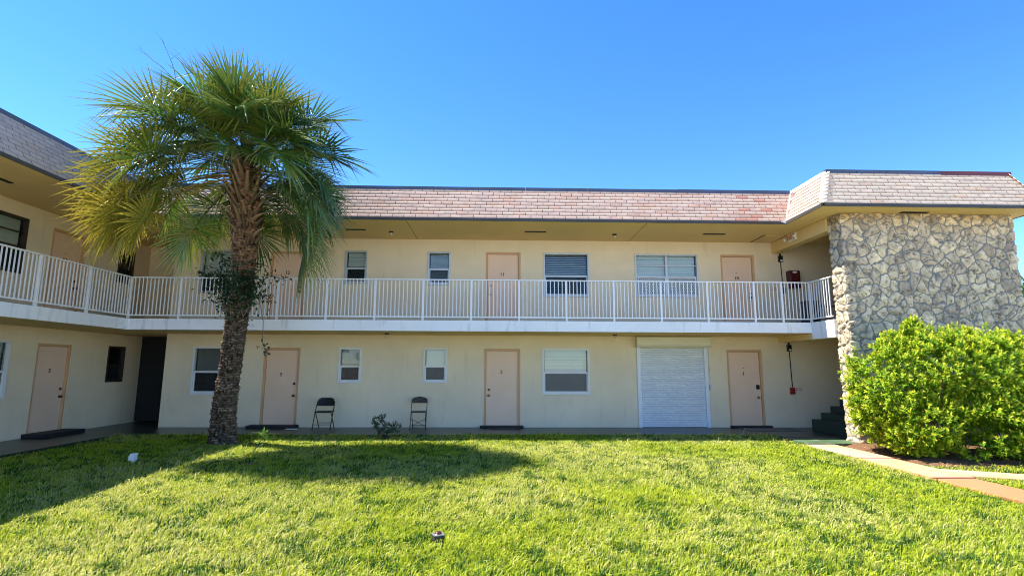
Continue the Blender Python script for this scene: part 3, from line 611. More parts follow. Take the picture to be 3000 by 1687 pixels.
# ------------------------------------------------------------------ gallery railing
Rl = tag(empty('balcony_railing', (0, YS + 0.04, ZF)), 'white metal baluster railing along the upper gallery edge', 'railing')
def railing(P0, P1, stops, first_post=True, last_post=True):
    P0, P1 = Vector(P0), Vector(P1); d = (P1 - P0).normalized(); off = Vector((0, YS + 0.04, ZF))
    for k, s_ in enumerate(stops):
        if (k == 0 and not first_post) or (k == len(stops) - 1 and not last_post): continue
        mb = MB(); c = P0 + d * s_ - off; mb.box(c.x - 0.026, c.x + 0.026, c.y - 0.026, c.y + 0.026, 0.0, 0.995); mb.build('post', 'rail_white', Rl, bevel=0.003)
    for a, b_ in zip(stops, stops[1:]):
        mb = MB(); A = P0 + d * (a + 0.027) - off; C = P0 + d * (b_ - 0.027) - off
        mb.bar(A + Vector((0, 0, 0.085)), C + Vector((0, 0, 0.085)), 0.032, 0.032); mb.bar(P0 + d * (a - 0.026) - off + Vector((0, 0, 1.01)), P0 + d * (b_ + (0.026 if b_ == stops[-1] else -0.027)) - off + Vector((0, 0, 1.01)), 0.05, 0.028)
        n_ = max(1, round((b_ - a) / 0.0945)); 
        for q in range(1, n_):
            p = P0 + d * (a + (b_ - a) * q / n_) - off; mb.box(p.x - 0.0095, p.x + 0.0095, p.y - 0.0095, p.y + 0.0095, 0.10, 0.997)
        mb.build('baluster_panel', 'rail_white', Rl)
xs = [-7.735, -6.56, -5.387, -4.196, -3.014, -1.834, -0.645, 0.54, 1.714, 2.903, 4.093, 5.267, 6.46, 7.165, XB + 0.04]
x_c = XS - 0.04
railing((x_c, YS + 0.04, ZF), (XB, YS + 0.04, ZF), [0] + [x - x_c for x in xs])
railing((x_c, -2.6, ZF), (x_c, YS + 0.04, ZF), [0.2, 1.45, 2.7, 3.95, 5.2, 6.5, 7.8, 9.1, 10.4, 11.7, 12.985, YS + 2.64][0:1] + [1.45, 2.7, 3.95, 5.2, 6.5, 7.8, 9.1, 10.4, 11.7, 12.985, 14.267, YS + 2.64], last_post=False)
railing((XB + 0.04, 12.1, ZF), (XB + 0.04, YS + 0.04, ZF), [0, YS + 0.04 - 12.1], first_post=False, last_post=False)

# ------------------------------------------------------------------ stairs behind the stone wall
St = tag(empty('staircase', (8.25, 13.2, -0.02)), 'dark green concrete steps rising behind the stone wall', 'stairs')
for k in range(9):
    mb = MB(); mb.box(k * 0.26, k * 0.26 + 0.27, -1.1 + 0.003 * k, 0.75 - 0.003 * k, 0.0 if k == 0 else 0.165 * k + 0.002, 0.165 * (k + 1) + 0.12); mb.build('step', 'step_green', St, bevel=0.008)
mb = MB(); mb.tube([(-0.15, 0.72, 2.75), (0.35, 0.72, 3.25), (2.2, 0.72, 3.25)], 0.018, 8); mb.build('handrail', 'black_metal', St)
o = tag(MB().box(-0.16, 0.16, -0.14, 0.14, 0, 0.58).build('storage_box', 'box_blue', bevel=0.015), 'dark blue box standing on the gallery behind the railing corner', 'box'); o.location = (8.22, 13.55, ZF)
mb = MB(); mb.box(-0.17, 0.17, -0.15, 0.15, 0.58, 0.615); mb.build('lid', 'box_blue', o, bevel=0.008)

# ------------------------------------------------------------------ ceiling lights
def ceiling_light(loc, label):
    r = tag(empty('ceiling_light', loc), label, 'ceiling light', 'ceiling lights along the galleries')
    MB().lathe([(0.06, 0), (0.06, -0.022), (0.048, -0.035), (0.04, -0.04)], (0, 0, 0), 'z', 18).build('fitting', 'bronze', r, smooth=False)
    MB().lathe([(0.032, -0.04), (0.036, -0.055), (0.034, -0.085), (0.02, -0.105), (0.006, -0.11)], (0, 0, 0), 'z', 16).build('glass_jar', 'lamp_glass', r, smooth=True)
ceiling_light((-2.84, 13.75, ZS), 'small bronze ceiling light above the upper gallery nearest the palm crown')
ceiling_light((3.15, 13.79, ZS), 'small bronze ceiling light above the upper gallery beside the double window')
ceiling_light((-2.86, 13.80, ZC - 0.003), 'small bronze ceiling light under the balcony slab above the two chairs')
ceiling_light((3.10, 13.80, ZC - 0.003), 'small bronze ceiling light under the balcony slab left of the roller shutter')

# ------------------------------------------------------------------ exit sign, alarms, cabinet
ex = tag(empty('exit_sign', (XB, 13.46, 5.02)), 'lit style white exit sign with red letters and two lamp heads on beam', 'sign')
ex['label'] = 'white exit sign with red letters and two lamp heads on the beam'
MB().box(-0.055, 0, -0.19, 0.19, -0.11, 0.10).build('sign_box', 'sign_white', ex, bevel=0.008)
text('sign_letters', 'EXIT', 0.185, 'sign_red', ex, (-0.057, 0, -0.005), (math.pi / 2, 0, -math.pi / 2))
for s in (-1, 1): MB().lathe([(0.02, 0), (0.03, 0.02), (0.052, 0.06), (0.052, 0.07)], (-0.09, s * 0.235, -0.07), 'z', 16).build('lamp_head', 'sign_white', ex, smooth=False)
def alarm(x, ztop, zbot, label, plate_dx):
    r = tag(empty('fire_alarm', (x, YW, zbot)), label, 'fire alarm', 'fire alarms beside the stairs')
    h_ = ztop - zbot
    MB().box(-0.062, 0.062, -0.06, -0.002, h_ - 0.09, h_ + 0.09).box(-0.02, 0.02, -0.04, -0.002, h_ + 0.09, h_ + 0.22).build('horn', 'black_metal', r, bevel=0.006)
    MB().box(-0.02, 0.045, -0.063, -0.061, h_ - 0.07, h_ - 0.03).build('horn_label', 'plastic_white', r)
    MB().tube([(0, -0.02, h_ - 0.09), (0.02, -0.02, 0.09)], 0.013, 8).build('conduit', 'black_metal', r)
    MB().box(-0.06, 0.07, -0.06, -0.002, -0.10, 0.08).box(-0.03, 0.04, -0.075, -0.06, -0.06, 0.0).build('pull_station', 'red_paint', r, bevel=0.006)
    p = MB().box(plate_dx - 0.075, plate_dx + 0.075, -0.008, -0.002, -0.01, 0.07).build('notice_plate', 'pink_plate', r)
    MB().box(plate_dx - 0.06, plate_dx + 0.06, -0.010, -0.0085, 0.035, 0.045).box(plate_dx - 0.05, plate_dx + 0.05, -0.010, -0.0085, 0.012, 0.022).build('plate_lines', 'plastic_white', p)
alarm(8.14, 2.13, 0.97, 'fire alarm pull station with black conduit on the ground floor wall', 0.2)
alarm(8.08, 4.66, 3.76, 'fire alarm pull station with black conduit on the upper gallery wall', -0.21)
r = tag(empty('extinguisher_cabinet', (8.37, YW, 4.06)), 'dark red fire extinguisher cabinet on the upper gallery wall', 'cabinet')
MB().box(-0.15, 0.15, -0.2, -0.002, -0.26, 0.24).build('cabinet_body', 'dark_red', r, bevel=0.012)
MB().box(-0.11, 0.11, -0.215, -0.2, -0.20, 0.12).build('cabinet_door', 'dark_red', r, bevel=0.008); MB().box(-0.06, 0.05, -0.206, -0.2, 0.165, 0.215).build('cabinet_label', 'plastic_white', r)

# ------------------------------------------------------------------ thresholds and mats
def bar_mat(x0, x1, y0, y1, z0, z1, mat, label, name='doormat', wing='main'):
    o = MB().box(-(x1 - x0) / 2, (x1 - x0) / 2, -(y1 - y0) / 2, (y1 - y0) / 2, 0, z1 - z0).build(name, mat, bevel=0.012); o.location = ((x0 + x1) / 2, (y0 + y1) / 2, z0)
    return tag(o, label, 'doormat')
bar_mat(-0.44, 0.72, 14.38, 14.585, -0.019, 0.035, 'black_rubber', 'black rubber bar at the foot of the door right of both chairs')
bar_mat(-0.18, 0.62, 14.0, 14.37, -0.019, -0.004, 'black_rubber', 'flat black doormat before the door right of both chairs')
bar_mat(-6.5, -5.26, 14.22, 14.585, -0.019, 0.055, 'black_rubber', 'black rubber bar at the foot of the door behind the palm')
bar_mat(-5.42, -5.12, 14.06, 14.2, -0.019, -0.006, 'sign_white', 'small pale paper pad lying beside the black bar behind the palm')
bar_mat(6.36, 7.46, 14.40, 14.585, -0.019, 0.035, 'black_rubber', 'black rubber bar at the foot of the door beside the roller shutter')
bar_mat(6.5, 7.9, 13.75, 14.35, -0.019, -0.008, 'mat_grey', 'grey flat doormat lying before the door beside the roller shutter')
bar_mat(XL + 0.004, XL + 0.5, 12.35, 13.55, -0.024, 0.065, 'black_rubber', 'black doorstep below the shaded ground floor door of the left wing')

# ------------------------------------------------------------------ folding chairs
def folding_chair(name, loc, rz, label, kind):
    r = tag(empty(name, loc, rz), label, 'chair', 'folding chairs against the wall')
    if kind == 'padded':
        w_ = 0.225; top = 0.78; tr_ = 0.0125
        pts = [(-w_, -0.26, 0), (-w_, -0.10, 0.36), (-w_, 0.02, 0.56), (-w_ * 0.97, 0.08, 0.68), (-w_ * 0.80, 0.105, 0.755), (-w_ * 0.55, 0.115, 0.78)]
        pts = pts + [(-x, y, z) for x, y, z in reversed(pts)]
        MB().tube(pts, tr_, 8).build('front_frame', 'bronze', r, smooth=True)
        for s in (-1, 1): MB().tube([(s * 0.195, 0.24, 0), (s * 0.195, -0.02, 0.31), (s * 0.195, -0.14, 0.43)], 0.011, 8).build('rear_leg', 'bronze', r, smooth=True)
        b2 = MB(); n_ = 12; rows = []
        for k in range(7):
            f_ = k / 6; z = 0.585 + f_ * 0.19; hw = w_ * 0.99 if f_ < 0.5 else w_ * (0.99 - 0.42 * ((f_ - 0.5) / 0.5) ** 2.2)
            rows.append([(hw * (2 * j / n_ - 1), 0.035 + f_ * 0.075 + 0.03 * (1 - (2 * j / n_ - 1) ** 2), z) for j in range(n_ + 1)])
        for dy in (0, 0.02):
            for a, c in zip(rows, rows[1:]):
                for j in range(n_): b2.quad(*[(x, y + dy, z) for x, y, z in (a[j], a[j + 1], c[j + 1], c[j])])
        b2.build('backrest', 'black_metal', r, smooth=True)
        MB().box(-0.205, 0.205, -0.22, 0.16, 0.425, 0.458).build('seat', 'black_metal', r, bevel=0.015)
        MB().tube([(-0.195, 0.12, 0.15), (0.195, 0.12, 0.15)], 0.008, 6).tube([(-w_, -0.20, 0.13), (w_, -0.20, 0.13)], 0.008, 6).build('stretcher', 'bronze', r)
    else:
        w_ = 0.2; tr_ = 0.009
        for s in (-1, 1):
            MB().tube([(s * w_, -0.24, 0), (s * w_, -0.05, 0.40), (s * w_, 0.10, 0.72), (s * w_ * 0.93, 0.115, 0.765)], tr_, 8).build('front_leg', 'bronze', r, smooth=True)
            MB().tube([(s * 0.172, 0.20, 0), (s * 0.172, -0.14, 0.44)], tr_, 8).build('rear_leg', 'bronze', r, smooth=True)
        arch = [(-w_ * 0.93, 0.115, 0.765), (-w_ * 0.6, 0.12, 0.795), (0, 0.125, 0.815), (w_ * 0.6, 0.12, 0.795), (w_ * 0.93, 0.115, 0.765)]
        MB().tube(arch, 0.009, 8).tube([(-w_, 0.075, 0.665), (w_, 0.075, 0.665)], 0.007, 6).build('back_rail', 'bronze', r, smooth=True)
        b2 = MB()
        for j in range(10):
            xa, xb = (-0.95 + 1.9 * j / 10) * w_, (-0.95 + 1.9 * (j + 1) / 10) * w_; zt = lambda x: 0.765 + 0.045 * (1 - (x / w_) ** 2); yc = lambda x: 0.09 + 0.03 * (1 - (x / w_) ** 2)
            for dy in (0, 0.018): b2.quad((xa, yc(xa) - 0.01 + dy, 0.67), (xb, yc(xb) - 0.01 + dy, 0.67), (xb, yc(xb) + 0.012 + dy, zt(xb)), (xa, yc(xa) + 0.012 + dy, zt(xa)))
        b2.build('backrest', 'chair_pad', r, smooth=True)
        MB().box(-0.19, 0.19, -0.20, 0.14, 0.43, 0.452).build('seat', 'bronze', r, bevel=0.008)
        MB().tube([(-w_, -0.20, 0.08), (w_, -0.20, 0.08)], 0.007, 6).tube([(-w_, -0.20, 0.09), (w_, -0.11, 0.27)], 0.006, 6).tube([(w_, -0.205, 0.09), (-w_, -0.115, 0.27)], 0.006, 6).tube([(-0.172, 0.14, 0.08), (0.172, 0.14, 0.08)], 0.006, 6).build('cross_brace', 'bronze', r)
folding_chair('folding_chair', (-4.46, 14.16, -0.02), math.radians(2), 'black steel folding chair with solid rounded back, between door 3 and small window', 'padded')
folding_chair('folding_chair', (-2.03, 14.20, -0.02), math.radians(3), 'thin brown folding chair with arched back and crossed leg braces', 'rod')

# ------------------------------------------------------------------ small garden fittings
r = tag(empty('garden_light', (-6.25, 9.6, float(lawn_z(-6.25, 9.6)) - 0.03)), 'small white garden spotlight standing in the shaded grass', 'garden light')
MB().lathe([(0.03, 0), (0.03, 0.12)], (0, 0, 0), 'z', 12).box(-0.035, 0.035, -0.03, 0.03, 0.10, 0.13).build('stake', 'plastic_white', r)
MB().box(-0.06, 0.055, -0.06, 0.05, 0.135, 0.235).box(-0.045, 0.065, -0.045, 0.055, 0.238, 0.268).build('lamp_head', 'plastic_white', r)
r = tag(empty('ground_box', (-0.57, 5.55, float(lawn_z(-0.57, 5.55))), math.radians(24)), 'small grey metal box with brown dome cap sunk in the lawn', 'box')
MB().box(-0.06, 0.06, -0.06, 0.06, 0, 0.10).build('box_body', 'drip_metal', r, bevel=0.006); MB().box(-0.066, 0.066, -0.066, 0.066, 0.10, 0.112).build('box_rim', 'galv', r, bevel=0.003)
MB().lathe([(0.045, 0.112), (0.042, 0.124), (0.03, 0.136), (0.01, 0.142)], (0, 0, 0), 'z', 18).build('dome_cap', 'brown_dome', r, smooth=True)

gl_ = bpy.data.objects['garden_light']; gl_.scale = (0.8, 0.8, 0.85); bpy.data.objects['ground_box'].scale = (0.85, 0.85, 0.8)
# ------------------------------------------------------------------ palm
PALM = Vector((-5.884, 11.9, -0.13))
palm = tag(empty('palm_tree', PALM), 'tall fan palm with rough trunk and shaggy green and yellow crown', 'palm tree')
TR = [(-5.884, 11.9, -0.2, 0.4), (-5.885, 11.876, 0.031, 0.325), (-5.874, 11.832, 0.303, 0.289), (-5.864, 11.783, 0.646, 0.267), (-5.74, 11.63, 1.373, 0.243), (-5.612, 11.453, 2.094, 0.236), (-5.537, 11.356, 2.458, 0.243), (-5.495, 11.286, 2.706, 0.252), (-5.36, 11.145, 3.19, 0.247), (-5.3, 10.997, 3.668, 0.246), (-5.26, 10.846, 4.137, 0.268), (-5.206, 10.684, 4.595, 0.293), (-5.179, 10.56, 4.935, 0.301), (-5.15, 10.426, 5.289, 0.272), (-5.142, 10.302, 5.611, 0.217), (-5.147, 10.2, 5.902, 0.108)]
TRA = np.array(TR); zz = np.linspace(TRA[0, 2], TRA[-1, 2], 420); na = 110
def tcen(z): return np.stack([np.interp(z, TRA[:, 2], TRA[:, 0]), np.interp(z, TRA[:, 2], TRA[:, 1]), np.asarray(z, float)], -1)
def trad(z): return np.interp(z, TRA[:, 2], TRA[:, 3])
A_, Zg = np.meshgrid(np.linspace(0, 2 * math.pi, na, endpoint=False), zz)
nz_ = lambda s, o, zs: fbm(np.stack([np.cos(A_) * s + o, np.sin(A_) * s + o, Zg * zs + o], -1), 4)
# leaf scars: short horizontal plates, staggered
rowh = 0.055; wob = 0.10 * (nz_(2.0, 4, 2.0) - .5); row = np.floor((Zg + wob) / rowh); fr_ = (Zg + wob) / rowh - row
celln = 9; cu = (A_ / (2 * math.pi) * celln + row * 0.37 + 0.5 * (nz_(3, 17, 3) - .5)); cell = np.floor(cu); fc = cu - cell
hs = np.mod(np.sin(row * 12.9898 + np.mod(cell, celln) * 78.233) * 43758.5453, 1.0)
plate = (0.2 + 0.8 * hs) * np.clip(fr_ * 1.4, 0, 1) * np.clip(np.minimum(fc, 1 - fc) * 7, 0.2, 1)
rough_ = nz_(5, 8, 9)
disp = 0.042 * plate + 0.05 * (rough_ - .5) + 0.035 * (nz_(1.3, 31, 1.2) - .5)
crk = np.clip((0.47 - nz_(7, 23, 22)) * 7, 0, 1)
rr = trad(Zg) * 0.84 + disp - 0.04 * crk
C = tcen(Zg); V = np.stack([C[..., 0] + np.cos(A_) * rr, C[..., 1] + np.sin(A_) * rr, Zg], -1) - np.array(PALM)
idx = np.arange(V.shape[0] * na).reshape(V.shape[0], na); nxt = np.roll(idx, -1, 1)
F = np.stack([idx[:-1], nxt[:-1], nxt[1:], idx[1:]], -1).reshape(-1, 4)
cb = np.array((0.215, 0.155, 0.105)); cd = np.array((0.03, 0.020, 0.014)); cr_ = np.array((0.34, 0.19, 0.105))
tc_ = cb * (0.22 + 1.1 * plate[..., None]) * (0.6 + 0.8 * rough_[..., None]); up_m = np.clip((Zg - 2.9) / 0.8, 0, 1)[..., None]
tc_ = tc_ * (1 - up_m) + (cr_ * (0.35 + 0.8 * plate[..., None])) * up_m; tc_ = tc_ + (cd - tc_) * crk[..., None]
np_mesh('trunk', V.reshape(-1, 3), [F], 'bark', palm, tc_.reshape(-1, 3), smooth=True)
# old leaf bases on the upper trunk
def leaf_base(z, a, ln, wd, lean):
    c = tcen(z); r_ = trad(z) * 0.80; out = np.array((math.cos(a), math.sin(a), 0.)); sd = np.array((-math.sin(a), math.cos(a), 0.))
    base = c + out * r_ - np.array(PALM); vs = []
    n_ = 6; bend = random.uniform(-0.3, 0.5); skew = random.uniform(-0.25, 0.25)
    for k in range(n_):
        f_ = k / (n_ - 1); le = lean + bend * f_; p = base + (out * math.sin(le) + np.array((0, 0, 1.)) * math.cos(le) + sd * skew) * ln * f_
        wk = wd * (1 - 0.72 * f_ ** 0.8) ; nrm = out * math.cos(le) - np.array((0, 0, 1.)) * math.sin(le); th = 0.03 * (1 - 0.7 * f_)
        for sx_, q in ((-1, 0), (0, 1), (1, 0), (0, -0.3)): vs.append(p + sd * sx_ * wk / 2 + nrm * th * q)
    fs = []
    for k in range(n_ - 1):
        for q in range(4): fs.append((k * 4 + q, k * 4 + (q + 1) % 4, (k + 1) * 4 + (q + 1) % 4, (k + 1) * 4 + q))
    fs.append(tuple((n_ - 1) * 4 + q for q in range(4)))
    t_ = random.random(); c0 = np.array((0.33, 0.215, 0.11)) * (0.32 + 0.8 * t_) + (np.array((0.05, 0.05, 0.05)) if random.random() < 0.2 else 0)
    cc = np.tile(c0, (len(vs), 1)) * np.repeat(np.linspace(0.6, 1.15, n_), 4)[:, None]
    np_mesh('leaf_base', np.array(vs), [np.array(fs)], 'leaf_base_mat', palm, cc)
for k in range(92):
    f_ = k / 91; z = 3.55 + 2.05 * f_ ** 0.9; a = k * 2.39996 + random.uniform(-.15, .15)
    big = np.clip((z - 3.9) / 0.7, 0, 1)
    leaf_base(z, a, 0.13 + 0.34 * big * random.uniform(0.6, 1.2), 0.13 + 0.05 * random.random(), 0.25 + 0.45 * big + random.uniform(-.15, .2))
# fronds
GREEN = np.array((0.060, 0.165, 0.022)); DEEP = np.array((0.028, 0.110, 0.026)); YEL = np.array((0.55, 0.40, 0.04)); LIME = np.array((0.15, 0.20, 0.025))
HUB = np.array((-5.127, 10.280, 5.672))
def frond(az, el, plen, blen, droop, yellow, tint, spread=128):
    az, el = math.radians(az), math.radians(el)
    d0 = np.array((math.cos(el) * math.sin(az), -math.cos(el) * math.cos(az), math.sin(el)))   # az 0 towards the camera, + to the right
    zhat = np.array((0, 0, 1.)); P = HUB + np.array((d0[0] * 0.12, d0[1] * 0.12, d0[2] * 0.15 - 0.30 * (1 - math.sin(el)))); Vv, Ff, Cc = [], [], []
    sag = 0.42 * plen * math.cos(el) * droop; pn = 10; pp = []
    for k in range(pn):
        f_ = k / (pn - 1); pp.append(P + d0 * plen * f_ - zhat * sag * f_ * f_)
    T = unit(pp[-1] - pp[-2]); S = np.cross(T, zhat)
    if np.linalg.norm(S) < 0.15: S = np.array((1., 0, 0))
    S = unit(S); roll = random.uniform(-0.5, 0.5); N = np.cross(S, T); S = S * math.cos(roll) + N * math.sin(roll); N = np.cross(S, T)
    pc = (0.10 * np.array((1.0, 1.25, 0.45))) if yellow < 0.4 else np.array((0.30, 0.20, 0.03))
    for k in range(pn):
        w_ = 0.024 * (1 - 0.45 * k / (pn - 1))
        for sx_, q in ((-1, 0.2), (0, -0.6), (1, 0.2), (0, 0.5)): Vv.append(pp[k] + S * sx_ * w_ + N * q * w_); Cc.append(pc)
    for k in range(pn - 1):
        for q in range(4): Ff.append((k * 4 + q, k * 4 + (q + 1) % 4, (k + 1) * 4 + (q + 1) % 4, (k + 1) * 4 + q))
    clen = 0.34 * blen; cbend = 0.95 * droop + 0.22; cn = 8; cp = [pp[-1]]; ct = [T]
    for k in range(1, cn + 1):
        th = cbend * k / cn; tk = unit(T * math.cos(th) - N * math.sin(th)); cp.append(cp[-1] + tk * clen / cn); ct.append(tk)
    ns_ = 46; da = math.radians(2 * spread) / ns_; stn = np.array([0.0, .10, .25, .42, .58, .74, .88, 1.0]); up_f = np.array([0.0, 1.0])
    for k in range(ns_):
        a = math.radians(-spread + 2 * spread * (k + 0.5) / ns_) + random.uniform(-.02, .02); fa = abs(a) / math.radians(spread)
        ci = (1 - fa) ** 1.2 * cn; i0 = int(min(ci, cn - 1e-3)); f_ = ci - i0; O = cp[i0] * (1 - f_) + cp[min(i0 + 1, cn)] * f_; Tc = unit(ct[i0] * (1 - f_) + ct[min(i0 + 1, cn)] * f_); Nc = np.cross(S, Tc)
        dr = unit(Tc * math.cos(a) + S * math.sin(a) + Nc * 0.38 * abs(math.sin(a)) * (1 - 0.3 * droop)); L = blen * (0.80 - 0.24 * fa ** 1.6) * random.uniform(0.90, 1.06)
        gtip = random.uniform(0.06, 0.50) * (0.22 + droop); brk = random.random() < 0.10
        Bv = unit(np.cross(dr, Nc)); p = O.copy(); prev = 0.0; i1 = len(Vv)
        ye = np.clip(yellow + random.uniform(-.22, .22), 0, 1); sh_ = random.uniform(0.75, 1.25)
        for s_ in stn:
            g_ = gtip * s_ ** 2.2 * 1.6 + (1.2 if brk and s_ > 0.5 else 0)
            dd = unit(dr - zhat * g_ + np.array((0.03, 0, 0)) * s_); p = p + dd * L * (s_ - prev); prev = s_
            wf = min(s_ * L * da * 1.03 + 0.006, 0.048 if s_ < 0.36 else 0.048 * (1 - ((s_ - 0.36) / 0.64) ** 0.95) + 0.003)
            Bq = unit(Bv - dd * (Bv @ dd)); Nf = np.cross(Bq, dd); yy = np.clip(ye * (0.35 + 1.1 * s_) , 0, 1)
            c_ = (tint * (1 - yy) + YEL * yy) * sh_; c_ = c_ + (np.array((0.34, 0.36, 0.10)) - c_) * 0.38 * s_ ** 2
            if s_ > 0.95: c_ = np.array((0.20, 0.15, 0.07))
            for q, hgt_ in ((-1, 0), (0, 0.30), (1, 0)): Vv.append(p + Bq * q * wf / 2 + Nf * hgt_ * wf); Cc.append(c_)
        for m_ in range(len(stn) - 1):
            for q in range(2): Ff.append((i1 + m_ * 3 + q, i1 + m_ * 3 + q + 1, i1 + m_ * 3 + q + 4, i1 + m_ * 3 + q + 3))
    np_mesh('frond', np.array(Vv) - np.array(PALM), [np.array(Ff)], 'palm_leaf', palm, np.array(Cc), smooth=False)
FR = []   # azimuth (0 = to the camera, 90 = right), elevation, petiole, blade, droop, yellow, tint
def ring(n, el, jit, pet, bl, dr, a0=0.0, skip=None):
    for k in range(n):
        az = a0 + 360.0 * k / n + random.uniform(-9, 9); az = (az + 180) % 360 - 180
        if skip and abs(az) < skip: continue
        e_ = el + random.uniform(-jit, jit); left = math.exp(-((az + 72) / 42) ** 2); low = min(max((28 - e_) / 40, 0), 1)
        ye = 0.03 + 0.58 * left * low + 0.14 * random.random() * (1 if abs(az) < 100 else 0.3)
        tint = LIME if ye > 0.4 or random.random() < 0.08 else (DEEP if az > 55 or az < -130 or random.random() < 0.25 else GREEN)
        FR.append((az, e_, pet * random.uniform(0.9, 1.1) * (1 + 0.40 * left), bl * random.uniform(0.93, 1.07), dr * random.uniform(0.8, 1.2), ye, tint))
ring(5, 78, 6, 0.62, 1.15, .08, 20)
ring(7, 62, 6, 0.75, 1.22, .20, 5)
ring(10, 46, 7, 0.88, 1.26, .34, 15)
ring(14, 30, 7, 1.02, 1.28, .44, 0, 16)
ring(12, 14, 6, 1.12, 1.28, .56, 12, 32)
ring(11, 1, 6, 1.18, 1.20, .60, 4, 48)
ring(8, -12, 5, 1.15, 1.10, .66, 10, 62)
FR += [(76, -22, 1.55, 1.34, .66, .2, GREEN), (88, -34, 1.35, 1.2, .66, .1, DEEP), (66, -10, 1.5, 1.3, .6, .1, GREEN), (-66, -14, 1.75, 1.15, .60, .85, LIME), (-78, -6, 1.9, 1.2, .55, .75, LIME), (-58, -22, 1.45, 1.0, .62, .7, LIME), (-84, 16, 1.85, 1.3, .38, .3, LIME), (-80, 34, 1.6, 1.3, .30, .08, GREEN), (-74, 4, 1.75, 1.3, .5, .5, LIME),
       (-55, 20, 0.85, 1.2, .5, .2, GREEN), (-52, -2, 0.95, 1.15, .6, .35, LIME), (-38, 36, 0.75, 1.15, .5, .12, GREEN), (55, 20, 0.85, 1.2, .5, .05, GREEN), (46, 38, 0.75, 1.15, .5, .1, GREEN), (-76, -4, 1.05, 1.2, .5, .3, GREEN), (60, 2, 1.0, 1.2, .55, .05, DEEP), (-12, 44, 0.55, 1.05, .6, .15, LIME), (20, 46, 0.6, 1.05, .6, .05, GREEN), (-66, 32, 1.1, 1.2, .4, .1, GREEN), (95, 24, 1.3, 1.3, .35, 0, GREEN), (84, 40, 1.25, 1.3, .3, 0, GREEN),
       (-22, 30, 0.55, 1.1, .55, .15, GREEN), (14, 28, 0.5, 1.05, .55, .05, GREEN), (-42, 18, 0.7, 1.15, .55, .2, LIME), (38, 20, 0.7, 1.15, .55, .05, GREEN), (-58, 8, 0.9, 1.2, .5, .25, GREEN), (64, 26, 1.0, 1.2, .45, .05, GREEN), (-30, 52, 0.75, 1.15, .5, .1, GREEN), (5, 58, 0.65, 1.1, .5, .12, GREEN), (34, 50, 0.8, 1.15, .5, .05, GREEN), (-62, 46, 1.0, 1.2, .4, .05, GREEN), (64, 40, 1.0, 1.2, .45, .0, DEEP)]
for q in FR: frond(*q)
def stalk(p0, d, ln, depth, mb, rad):
    p = np.array(p0, float); d = unit(np.array(d, float)); pts = [tuple(p)]; n_ = 7; out = []
    for k in range(n_):
        d = unit(d + RNG.normal(0, 0.07, 3)); p = p + d * ln / n_; pts.append(tuple(p)); out.append((p.copy(), d.copy()))
    mb.tube(pts, [rad * (1 - 0.7 * k / n_) for k in range(n_ + 1)], 5)
    if depth > 0:
        for p_, d_ in out[2:]:
            if random.random() < 0.75: stalk(p_, d_ + RNG.normal(0, 0.5, 3), ln * random.uniform(.28, .5), depth - 1, mb, rad * 0.5)
hb = HUB - np.array(PALM)
for d_, ln in (((-0.66, -0.1, 0.95), 2.35), ((0.30, 0.1, 0.95), 2.0), ((-0.5, 0.1, 1.0), 1.9)):
    mb = MB(); stalk(hb, d_, ln, 2, mb, 0.015); mb.build('flower_stalk', 'stalk_dead', palm)

# vine growing on the trunk
vine = tag(empty('climbing_vine', tuple(tcen(2.6))), 'dark green leafy vine clinging round the middle of the palm trunk', 'vine')
vo = np.array(tcen(2.6)); mb = MB(); tips = []
for k in range(9):
    a = -1.6 + random.uniform(-1.1, 1.1); z = random.uniform(2.35, 2.9); pts = []
    for q in range(14):
        c = tcen(z); r_ = float(trad(z)) + 0.03; pts.append(tuple(c + np.array((math.cos(a), math.sin(a), 0)) * r_ - vo)); a += random.uniform(-.16, .18); z += random.uniform(0.02, 0.12)
    mb.tube(pts, [0.028 * (1 - 0.06 * i_) * (1 if k < 4 else .5) for i_ in range(14)], 6); tips += pts[5:]
hang = [((0.3, -.25, .45), (0.75, -.35, .85), (1.1, -.3, .75)), ((0.3, -.2, .3), (.6, -.3, .45), (.8, -.25, .3)), ((0.55, -.3, .4), (.68, -.3, -.1), (.7, -.3, -.55), (.80, -.3, -.8)), ((-.25, -.25, .8), (-.5, -.3, .95), (-.75, -.3, .85)), ((-.2, -.3, 1.), (-.3, -.35, 1.25), (-.45, -.3, 1.3)), ((.2, -.3, .9), (.45, -.35, 1.1), (.7, -.3, 1.05))]
for h_ in hang: mb.tube(h_, 0.008, 5)
mb.build('stem', 'vine_stem', vine, smooth=True)
P_ = []
for k in range(1000):
    z = random.gauss(3.15, 0.24); a = random.uniform(-2.9, -0.2) if random.random() < 0.9 else random.uniform(0, 6.28); c = tcen(z); r_ = float(trad(z)) + abs(random.gauss(0.05, 0.16)) * (1.2 if abs(z - 3.2) < 0.35 else 0.6)
    P_.append(c + np.array((math.cos(a), math.sin(a), 0)) * r_ - vo)
for h_ in hang:
    for k in range(62):
        f_ = random.random() * (len(h_) - 1.001); i_ = int(f_)
        if len(h_) == 4 and i_ < 1 and random.random() < 0.9: continue
        if len(h_) == 4 and i_ == 1 and random.random() < 0.75: continue
        p = np.array(h_[i_]) * (1 - (f_ - i_)) + np.array(h_[i_ + 1]) * (f_ - i_); P_.append(p + RNG.normal(0, 0.06, 3))
P_ = np.array(P_); D_ = RNG.normal(0, 1, P_.shape); D_[:, 2] -= 0.3; D_[:, 1] -= 0.4; U_ = RNG.normal(0, .6, P_.shape) + np.array((0, -.3, 1))
V, F = leaves(P_, D_, U_, RNG.uniform(.06, .11, len(P_)), RNG.uniform(.035, .055, len(P_)))
cc = np.repeat(np.array((0.018, 0.045, 0.016)) * RNG.uniform(.6, 1.8, (len(P_), 1)), 5, 0)
